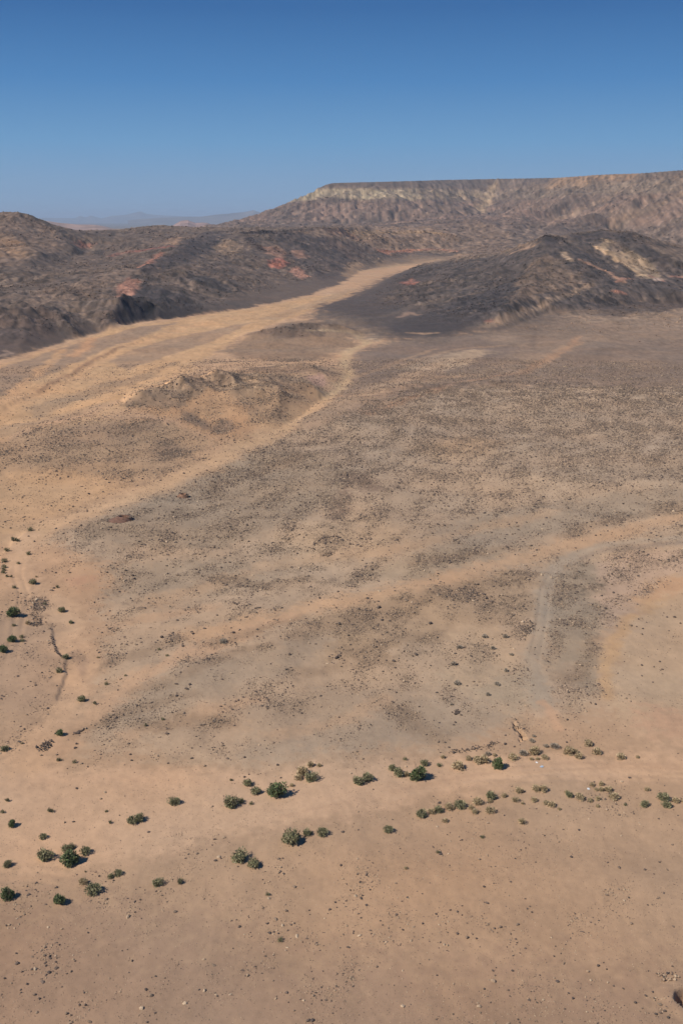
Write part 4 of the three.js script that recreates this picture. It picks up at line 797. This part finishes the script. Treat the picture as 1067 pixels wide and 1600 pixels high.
const ORD = ['', 'second ', 'third ', 'fourth ', 'fifth ', 'sixth ', 'seventh ', 'eighth ', 'ninth ', 'tenth ', 'eleventh ', 'twelfth ', 'thirteenth ', 'fourteenth ', 'fifteenth ', 'sixteenth ', 'seventeenth ', 'eighteenth '];
const nth = (i, n) => n === 1 ? '' : i === n - 1 ? 'rightmost' : (ORD[i] ? ORD[i] + 'from the left' : 'leftmost');
const names = {}; const numbered = n => { names[n] = (names[n] ?? -1) + 1; return names[n] ? n + '_' + String(names[n]).padStart(3, '0') : n; };
function scaleAt(px, py, D) { const d = ray(px, py); return Math.hypot(D, D * d[1]) * Math.cos(Math.atan((py - 800) / FPX)) / FPX; }   // metres per pixel of the photograph there
const RS = rng(909);
function shrub(kind, px, py, w, label, group) {
  let p = onFloor(px, py), m = scaleAt(px, py, p[2]), size = w * m * 1.27; p = onFloor(px, py, size * KINDS_OF_SHRUB[kind].h * .45);
  const d = ray(px, py), x = d[0] * p[2], z = d[2] * p[2], o = SHRUBS[kind][(RS() * 3) | 0].clone();
  o.position.set(x, height(x, z) - .03, z); o.rotation.y = RS() * 6.283; const s = size * (1 + (RS() - .5) * .1); o.scale.set(s, s * (.9 + .25 * RS()), s * (.85 + .3 * RS()));
  scene.add(tag(o, numbered('desert_shrub'), label, 'shrub', null, group));
}
// rows of shrubs: [what, where, group, [kind, x, y, width in the photograph, own words]...]
function shrubs(what, where, group, list) {
  const L = [...list].sort((a, b) => a[1] - b[1]), plain = L.filter(l => !l[4]);
  for (const [k, x, y, w, own] of L) shrub(k, x, y, w, own || `${what} ${where}, ${nth(plain.findIndex(q => q[1] === x && q[2] === y), plain.length)}`.replace(/, $/, ''), group);
}
shrubs('olive green shrub', 'above the wash left of centre', 'shrubs along the upper side of the wash', [
  ['olive', 362, 1252, 22], ['olive', 376, 1250, 10], ['olive', 386, 1221, 15], ['olive', 398, 1234, 18], ['green', 434, 1236, 25, 'darkest green dense round bush left of centre above the sandy wash'], ['olive', 421, 1237, 12],
  ['olive', 561, 1220, 18, 'olive green left half of the shrub pair at the centre of the wash edge'], ['olive', 575, 1215, 16, 'browner right half of the shrub pair at the centre of the wash edge']]);
shrubs('brownish olive shrub', 'in the clump beside the dark green bush', 'shrubs along the upper side of the wash', [['tan', 471, 1206, 19], ['tan', 486, 1197, 12], ['tan', 499, 1198, 8], ['tan', 466, 1216, 12], ['olive', 487, 1214, 20], ['tan', 457, 1227, 7]]);
shrubs('olive shrub', 'touching the bright green bush right of centre', 'shrubs along the upper side of the wash', [['olive', 614, 1198, 13], ['olive', 624, 1205, 16], ['tan', 636, 1207, 11], ['green', 653, 1204, 25, 'large bright green round bush casting a dark shadow, right of centre']]);
shrubs('small dry shrub', 'between the two bright green bushes', 'shrubs along the upper side of the wash', [['olive', 663, 1189, 12], ['small', 632, 1183, 7], ['tan', 692, 1179, 8], ['small', 686, 1191, 9]]);
shrubs('tan dry shrub', 'round the small bright green bush', 'shrubs along the upper side of the wash', [['tan', 718, 1193, 19], ['tan', 746, 1185, 16], ['tan', 755, 1183, 15], ['tan', 731, 1182, 9], ['grey', 762, 1175, 10], ['tan', 772, 1177, 7], ['green', 779, 1190, 18, 'small bright green bush at the wash edge below the dark crack']]);
shrubs('tan dry shrub', 'along the wash below the dark crack', 'shrubs along the upper side of the wash', [['tan', 800, 1181, 13], ['grey', 817, 1175, 14], ['tan', 836, 1171, 18], ['tan', 830, 1184, 7], ['tan', 840, 1184, 7], ['tan', 851, 1183, 11], ['grey', 831, 1155, 8], ['grey', 853, 1164, 8], ['grey', 834, 1147, 6]]);
shrubs('tan dry shrub', 'along the wash below the sandy runnel', 'shrubs along the upper side of the wash', [['grey', 866, 1165, 13], ['tan', 887, 1174, 17], ['tan', 899, 1174, 10], ['tan', 904, 1181, 13], ['tan', 918, 1162, 13], ['tan', 932, 1175, 14], ['tan', 970, 1183, 14], ['tan', 995, 1184, 6]]);
shrubs('olive brown shrub', 'in the left row under the wash', 'shrubs along the lower side of the wash', [['olive', 658, 1268, 16], ['tan', 676, 1264, 12], ['olive', 685, 1261, 14], ['tan', 702, 1255, 14], ['olive', 718, 1253, 16], ['tan', 707, 1259, 8], ['tan', 746, 1248, 14], ['tan', 735, 1257, 10], ['tan', 742, 1263, 11], ['olive', 768, 1239, 17], ['tan', 765, 1247, 9], ['tan', 787, 1240, 9], ['tan', 767, 1262, 15]]);
shrubs('tan shrub', 'in the middle row under the wash', 'shrubs along the lower side of the wash', [['tan', 812, 1233, 12], ['tan', 806, 1246, 11], ['tan', 816, 1251, 6], ['tan', 833, 1246, 10], ['tan', 839, 1230, 14], ['tan', 848, 1231, 14], ['tan', 852, 1250, 9], ['tan', 861, 1252, 11], ['tan', 873, 1259, 6], ['tan', 816, 1277, 13, 'lone tan tuft on pebbly sand below the middle of the shrub row'], ['tan', 695, 1279, 9, 'flat tan tuft below the left end of the shrub row']]);
shrubs('tan shrub', 'in the right row under the wash', 'shrubs along the lower side of the wash', [['olive', 889, 1238, 11], ['tan', 884, 1235, 7], ['tan', 906, 1242, 13], ['tan', 921, 1246, 8], ['tan', 924, 1223, 8], ['tan', 938, 1221, 9], ['tan', 931, 1230, 7], ['tan', 940, 1230, 9], ['tan', 952, 1229, 12], ['tan', 958, 1240, 14], ['tan', 933, 1243, 9], ['tan', 933, 1254, 7], ['small', 976, 1252, 6]]);
shrubs('olive shrub', 'near the right edge under the wash', 'shrubs along the lower side of the wash', [['tan', 1010, 1230, 8], ['olive', 1008, 1253, 12], ['olive', 1036, 1244, 15], ['tan', 1055, 1247, 11], ['olive', 1041, 1254, 12], ['tan', 1067, 1249, 7]]);
shrubs('round olive green shrub', 'at the centre below the smooth wash', 'shrubs on the sand below the wash', [['olive', 455, 1311, 26, 'biggest round olive shrub at the centre below the smooth wash'], ['olive', 480, 1303, 14], ['olive', 503, 1302, 16], ['olive', 374, 1337, 24, 'larger left shrub of the olive pair low left of centre'], ['olive', 396, 1348, 20, 'smaller right shrub of the olive pair low left of centre'], ['olive', 606, 1295, 14, 'lone dark olive shrub right of centre below the wash']]);
shrubs('green shrub', 'in the loose group at lower left', 'shrubs on the sand at lower left', [['olive', 272, 1248, 17, 'compact grey green shrub standing alone above the kidney shaped shrub at left'], ['olive', 207, 1280, 15, 'left half of the kidney shaped green shrub at left'], ['olive', 220, 1276, 15, 'right half of the kidney shaped green shrub at left'],
  ['olive', 71, 1330, 24, 'wide flat olive shrub left of the largest dark bush'], ['green', 109, 1334, 25, 'largest dark green bush with shadow in the lower left clump'], ['olive', 101, 1321, 13, 'olive shrub topping the lower left clump on its left'], ['olive', 111, 1319, 11, 'small olive shrub topping the lower left clump on its right'], ['olive', 133, 1326, 15, 'olive shrub at the right end of the lower left clump'],
  ['green', 20, 1284, 12], ['olive', 13, 1346, 12], ['olive', 67, 1303, 11], ['small', 80, 1263, 9], ['small', 11, 1248, 8], ['small', 3, 1266, 7], ['small', 172, 1282, 7], ['small', 166, 1264, 5], ['green', 12, 1394, 19, 'slanting green bush at the left edge low in the frame'], ['green', 92, 1403, 18, 'dark bush with black shadow, lowest of the left group'], ['olive', 145, 1385, 22, 'large round olive shrub low left with a paler one behind'], ['tan', 131, 1375, 14, 'paler shrub just behind the large round olive one low left'],
  ['olive', 184, 1361, 12], ['olive', 173, 1366, 9], ['olive', 247, 1376, 17, 'flat green shrub, left of two standing side by side low left'], ['small', 281, 1375, 13, 'darker shrub, right of two standing side by side low left'], ['small', 134, 1358, 4], ['small', 362, 1216, 6, 'tiny dark tuft at the top left of the centre shrubs'], ['small', 393, 1255, 7, 'tiny dark tuft under the centre shrub row']]);
shrubs('small dark tuft', 'on the pebbly sand below the wash', 'tufts on the pebbly sand', [['small', 418, 1397, 8], ['small', 438, 1466, 9], ['small', 754, 1304, 7], ['small', 684, 1330, 7], ['tan', 634, 1357, 6]]);
shrubs('dark small shrub', 'beside the sandy channel at the left edge', 'shrubs beside the left channel', [['small', 21, 843, 9], ['small', 28, 844, 9], ['small', 49, 829, 9], ['small', 11, 858, 8], ['small', 7, 874, 9], ['small', 6, 885, 8], ['small', 8, 891, 7], ['small', 5, 897, 7], ['small', 13, 904, 6], ['small', 18, 905, 5], ['small', 23, 922, 7], ['small', 44, 865, 8], ['small', 29, 879, 6], ['olive', 52, 912, 10], ['small', 91, 916, 6], ['tan', 58, 903, 4]]);
shrubs('low shrub', 'in the sand left of the stony plain', 'shrubs left of the stony plain', [['green', 22, 957, 17, 'dark green bush at the left edge beside tyre marks, upper of two'], ['green', 19, 996, 12, 'dark green bush at the left edge, lower of two'], ['green', 5, 1014, 13, 'dark bush cut by the left edge of the picture'], ['olive', 96, 949, 10], ['small', 70, 942, 6], ['olive', 111, 967, 7], ['tan', 44, 971, 8], ['small', 22, 976, 7], ['small', 34, 992, 7], ['small', 36, 998, 8], ['olive', 103, 1024, 11], ['olive', 93, 1046, 9], ['olive', 127, 1092, 13, 'compact dark olive bush in the sandy channel mouth at left'], ['small', 148, 1099, 7], ['small', 167, 1066, 7], ['tan', 154, 1024, 5], ['green', 95, 1145, 11, 'dark green bush just above the heap of dark stones'], ['tan', 35, 1165, 5], ['small', 93, 1185, 8], ['small', 117, 1189, 7], ['olive', 8, 1174, 11]]);
shrubs('tiny dark tuft', 'on the left of the stony plain', 'tufts on the stony plain', [['small', 255, 1121, 6], ['small', 228, 1131, 6], ['small', 261, 1024, 5], ['small', 196, 1055, 5], ['small', 249, 1014, 5], ['grey', 349, 999, 11, 'flat grey patch of scrub on a stony bar left of centre']]);
shrubs('round grey dry shrub', 'in the loose ring left of the track', 'grey shrubs left of the track', [['grey', 757, 992, 9], ['grey', 789, 993, 9], ['grey', 718, 1008, 9], ['grey', 708, 1034, 9], ['grey', 714, 1062, 10], ['grey', 770, 1011, 8], ['grey', 799, 1021, 7], ['grey', 790, 1043, 8], ['grey', 777, 1065, 9], ['grey', 762, 1081, 8], ['grey', 705, 1095, 5]]);

// ------------------------------------------------------------------ heaps, rings and rows of stones
const stoneMats = TONES.map(c => new THREE.MeshStandardMaterial({ color: new THREE.Color().setRGB(...c), roughness: .95 }));
const RB = rng(515);
function stone(parent, x, y, z, d, tone) { const m = new THREE.Mesh(stoneShapes[(RB() * 4) | 0], stoneMats[tone]); m.name = 'stone'; m.position.set(x, y, z); m.rotation.set((RB() - .5) * .6, RB() * 6.28, (RB() - .5) * .6); m.scale.set(d * (.9 + .4 * RB()), d * (.8 + .4 * RB()), d * (.8 + .4 * RB())); m.castShadow = m.receiveShadow = true; parent.add(m); return m; }
function row(name, label, category, pts, half, count, d, tones, group) {   // stones along a line on the ground
  const W2 = pts.map(p => ground(p[0], p[1])), o = new THREE.Group(), [cx, cz] = W2[0]; o.position.set(cx, height(cx, cz), cz);
  for (let i = 0; i < count; i++) {
    const t = RB() * (W2.length - 1), k = Math.min(W2.length - 2, t | 0), x = lerp(W2[k][0], W2[k + 1][0], t - k) + (RB() - .5) * 2 * half, z = lerp(W2[k][1], W2[k + 1][1], t - k) + (RB() - .5) * 2 * half * 1.4, s = d * (.6 + .9 * RB());
    stone(o, x - cx, height(x, z) - o.position.y + s * .05 + RB() * half * .25, z - cz, s, tones[(RB() * tones.length) | 0]);
  }
  scene.add(tag(o, numbered(name), label, category, null, group));
}
function ruin(label, px, py, rad, spoil, soil, count) {             // a dug-out stone ring with its heap of soil
  const [cx, cz] = ground(px, py), o = new THREE.Group(), y0 = height(cx, cz), P = [], I = [], C = [], n = 40, k = 14, col = base(...soil), hol = base(198, 158, 122); o.position.set(cx, y0, cz);
  for (let j = 0; j <= k; j++) for (let i = 0; i <= n; i++) {
    const a = i / n * 6.283, lean = 1 + spoil * Math.max(0, Math.cos(a - 2.45)), r = j / k * rad * 1.9 * (j / k > .55 ? lerp(1, lean, (j / k - .55) / .45) : 1), x = Math.cos(a) * r, z = Math.sin(a) * r, q = j / k, nn = noise(x * 1.4, z * 1.4, 31) * .12;
    const h = q < .3 ? .02 : q < .55 ? lerp(.02, .95, smooth(.3, .55, q)) : .95 * Math.pow(1 - (q - .55) / .45, 1.1);
    P.push(x, height(cx + x, cz + z) - y0 + (j === k ? -.06 : h + .03 + nn * (1 - q)), z); const c = q < .42 ? hol : col, v = .85 + .5 * noise(x * 2, z * 2, 33); C.push(c[0] * v, c[1] * v, c[2] * v);
  }
  for (let j = 0; j < k; j++) for (let i = 0; i < n; i++) { const a = j * (n + 1) + i, c = a + n + 1; I.push(a, a + 1, c, a + 1, c + 1, c); }
  const g = new THREE.BufferGeometry(); g.setAttribute('position', new THREE.Float32BufferAttribute(P, 3)); g.setAttribute('color', new THREE.Float32BufferAttribute(C, 3)); g.setIndex(I); g.computeVertexNormals();
  const m = new THREE.Mesh(g, new THREE.MeshStandardMaterial({ vertexColors: true, roughness: 1, side: THREE.DoubleSide })); m.name = 'soil_mound'; m.castShadow = m.receiveShadow = true; o.add(m);
  for (let i = 0; i < count; i++) { const a = 3.1 + RB() * 3.9, r = rad * (1.0 + .45 * RB()), x = Math.cos(a) * r, z = Math.sin(a) * r; stone(o, x, height(cx + x, cz + z) - y0 + .75 * RB() + .15, z, .3 + .4 * RB(), (RB() * 2.4) | 0); }
  scene.add(tag(o, numbered('ruined_cairn'), label, 'ruined cairn'));
}
ruin('dug out stone ring with reddish brown spoil heap beside the pale side channel', 195, 818, 1.35, .8, [128, 96, 82], 70);
ruin('smaller broken ring of dark stones with orange soil, upper right of the larger one', 287, 776, .95, .3, [146, 112, 92], 44);
row('stone_heap', 'oval heap of dark stones in the sand at the mouth of the left channel', 'stone heap', [[67, 1172], [72, 1168], [78, 1163]], .75, 110, .21, [0, 0, 1, 2]);
row('stone_row', 'short slanting row of blackish stones right of the heap', 'stone row', [[116, 1147], [124, 1144], [134, 1138]], .3, 34, .28, [0, 0, 1, 4]);
row('stone_row', 'curved line of dark stones like a half circle near the centre', 'stone row', [[489, 862], [492, 855], [500, 849], [512, 846], [524, 845], [532, 847]], .3, 70, .3, [0, 0, 1]);
row('stone_heap', 'loose patch of dark stones under the half circle near the centre', 'stone heap', [[502, 868], [512, 869], [520, 866]], .8, 44, .28, [0, 1, 2]);
row('stone_heap', 'small knot of dark stones on stony ground below the grey shrubs', 'stone heap', [[709, 1110], [714, 1106], [719, 1109]], .5, 26, .26, [0, 0, 1]);
row('stone_row', 'dark stones lining the bank above the shrubs, left of the dark crack', 'stone row', [[704, 1172], [722, 1171], [740, 1168], [766, 1164], [774, 1157]], .45, 110, .2, [0, 1, 1, 2]);
row('stone_heap', 'dark stones piled on the gravel bar left of the sandy channel', 'stone heap', [[54, 950], [60, 966], [56, 975], [66, 973]], .9, 90, .24, [0, 0, 1, 2]);
row('stone_row', 'dark stones along the cut bank of the left channel', 'stone row', [[81, 990], [84, 1004], [89, 1018], [96, 1026]], .3, 50, .24, [0, 0, 1]);
row('stone_row', 'dark stones edging the stony ground left of the curving track', 'stone row', [[826, 965], [828, 978], [822, 990], [814, 997]], .6, 50, .26, [0, 0, 1]);
row('stone_heap', 'dark blocks beside the dug pit at the bottom right corner', 'stone heap', [[1030, 1523], [1040, 1528], [1050, 1524], [1058, 1526]], .5, 26, .26, [0, 1, 4, 5]);

// boulders that stand out one by one
function boulder(label, px, py, w, tone, group) {
  const p = onFloor(px, py), [x, z] = ground(px, py), d = w * scaleAt(px, py, p[2]) * .95, o = new THREE.Mesh(stoneShapes[(RB() * 4) | 0], stoneMats[tone]);
  o.position.set(x, height(x, z) + d * .06, z); o.rotation.y = RB() * 6.28; o.scale.set(d * (.9 + .3 * RB()), d * (.8 + .4 * RB()), d * (.8 + .3 * RB())); o.castShadow = o.receiveShadow = true;
  scene.add(tag(o, numbered('boulder'), label, 'boulder', null, group));
}
function boulders(what, where, group, list) { const L = [...list].sort((a, b) => a[0] - b[0]); L.forEach(([x, y, w, t], i) => boulder(`${what} ${where}, ${nth(i, L.length)}`, x, y, w, t, group)); }
boulders('dark stone', 'on bare sand above the dark green bush', 'stones above the wash', [[434, 1197, 5, 0], [382, 1185, 5, 1], [389, 1210, 3, 0], [548, 1210, 4, 5], [634, 1196, 4, 5]]);
boulders('dark stone', 'on the pebbly sand at lower centre', 'stones on the lower sand', [[578, 1393, 4, 0], [564, 1406, 5, 0], [636, 1405, 4, 0], [703, 1424, 4, 1], [681, 1430, 4, 0], [660, 1445, 4, 0], [629, 1455, 4, 0], [714, 1460, 6, 1], [729, 1466, 6, 2], [744, 1468, 4, 0], [544, 1480, 5, 0], [708, 1539, 4, 4]]);
boulders('dark stone', 'on the pebbly sand at lower right', 'stones on the lower sand', [[781, 1450, 6, 2], [772, 1452, 4, 1], [756, 1547, 4, 0], [800, 1518, 4, 0], [797, 1378, 4, 1], [756, 1386, 5, 0], [892, 1336, 5, 0], [934, 1509, 5, 0], [918, 1518, 5, 4], [1007, 1355, 5, 1], [949, 1535, 4, 5], [958, 1540, 4, 1], [973, 1544, 4, 0], [992, 1567, 5, 0], [968, 1575, 4, 4]]);
boulders('dark block', 'round the pit at bottom right', 'stones round the pit', [[1042, 1520, 5, 0], [1054, 1525, 6, 3], [1008, 1556, 5, 0], [1019, 1550, 4, 0], [1022, 1563, 4, 4], [1030, 1570, 6, 2], [1024, 1585, 5, 0], [1031, 1583, 5, 1], [1038, 1580, 5, 0], [1043, 1590, 5, 0]]);
boulders('dark stone', 'in the bottom left corner', 'stones in the bottom left corner', [[77, 1519, 7, 0], [27, 1505, 8, 1], [35, 1519, 4, 1], [51, 1515, 5, 0], [70, 1494, 6, 2], [15, 1445, 5, 4], [26, 1489, 4, 0], [62, 1561, 4, 0], [55, 1555, 5, 1], [125, 1571, 5, 0], [8, 1529, 4, 0], [97, 1451, 4, 4], [207, 1502, 4, 0], [43, 1538, 4, 0], [112, 1518, 4, 0]]);
boulders('dark stone', 'on the sand near the left edge', 'stones at the left', [[120, 1230, 4, 0], [115, 1281, 4, 0], [101, 1282, 4, 4], [57, 1376, 4, 0], [42, 1382, 4, 3], [89, 1383, 4, 0], [155, 1366, 4, 0], [203, 1275, 5, 4]]);
boulders('dark stone', 'along the foot of the stony plain', 'stones at the foot of the plain', [[118, 1168, 5, 0], [120, 1162, 4, 0], [58, 1171, 6, 0], [65, 1182, 4, 3], [39, 1143, 5, 0], [87, 1149, 4, 0], [261, 1146, 6, 1], [206, 1187, 4, 0], [320, 1197, 5, 3], [300, 1185, 5, 0], [263, 1192, 4, 0], [204, 1178, 4, 0]]);
boulders('dark boulder', 'on the stony bar left of centre', 'stones on the stony plain', [[292, 1078, 6, 0], [297, 1071, 5, 0], [276, 1070, 5, 0], [276, 1088, 5, 0], [286, 1010, 5, 0], [253, 995, 6, 0], [302, 989, 5, 0], [365, 988, 6, 0], [526, 1025, 7, 0], [530, 1022, 6, 1], [588, 1010, 6, 0], [650, 1022, 6, 0], [672, 974, 7, 0], [592, 952, 8, 0], [530, 978, 6, 0], [615, 1031, 6, 0], [452, 1022, 6, 1]]);
boulders('dark rock', 'on the sand flat at the far right', 'stones on the right flat', [[1054, 956, 5, 0], [1063, 966, 4, 0], [1004, 978, 4, 0], [1042, 956, 4, 1], [1002, 989, 4, 2], [1030, 1033, 4, 0], [1002, 1039, 4, 0]]);
{
  const R1 = rng(4242), [a, b] = [[], []];
  const zone = (x, y) => y > 1290 ? (y > 1450 ? ['low on the sand at bottom left', 'low on the sand at bottom centre', 'low on the sand at bottom right'] : ['on sand under the left shrub group', 'on sand under the central olive shrubs', 'on sand under the right shrub row'])[Math.min(2, x / 356 | 0)]
    : (y > 1040 ? ['at the near left end of the stony plain', 'at the near middle of the stony plain', 'between the grey shrubs and dark crack', 'on stony ground right of the track'] : ['below the dug stone ring', 'below the half circle of stones', 'on the dark stony band left of the track', 'on stony ground inside the bend of the track'])[Math.min(3, x < 330 ? 0 : x < 590 ? 1 : x < 845 ? 2 : 3)];
  for (let i = 0; i < 4000 && a.length + b.length < 190; i++) {
    const low = R1() < .5, px = 20 + R1() * 1030, py = low ? 1290 + R1() * 300 : 880 + R1() * 290, [x, z] = ground(px, py), st = surface(x, z, 0, .02)[3]; if (R1() > st) continue;
    const where = zone(px, py); (low ? a : b).push([px, py]); boulder('small blackish stone ' + where + ', many alike', px, py, 2.5 + R1() * 1.4, (R1() * 2.5) | 0, 'small stones ' + where);
  }
}
// crumpled scrap on the wash
function scrap(label, px, py, w, rgb) {
  const p = onFloor(px, py), [x, z] = ground(px, py), d = w * scaleAt(px, py, p[2]), g = new THREE.PlaneGeometry(1, 1, 8, 6), q = g.attributes.position; g.rotateX(-Math.PI / 2);
  for (let i = 0; i < q.count; i++) q.setY(i, .08 + .22 * Math.abs(noise(q.getX(i) * 4 + px, q.getZ(i) * 4, 3)));
  const back = g.clone(); back.translate(0, -.03, 0); const m = new THREE.Mesh(mergeGeometries([g, back]), new THREE.MeshStandardMaterial({ color: new THREE.Color().setRGB(...rgb), roughness: .6, side: THREE.DoubleSide })); m.geometry.computeVertexNormals();
  m.position.set(x, height(x, z), z); m.rotation.y = px; m.scale.set(d, d, d * .7); m.castShadow = m.receiveShadow = true; scene.add(tag(m, numbered('crumpled_sheet'), label, 'litter'));
}
scrap('crumpled pale blue scrap on the smooth wash under the tan shrubs', 846, 1198, 6, [.38, .45, .52]);
scrap('small white scrap just left of the pale blue one on the wash', 838, 1191, 4, [.75, .74, .72]);
scrap('whitish scrap among the tan shrubs at right under the wash', 919, 1230, 5, [.6, .62, .62]);
renderer.render(scene, camera);
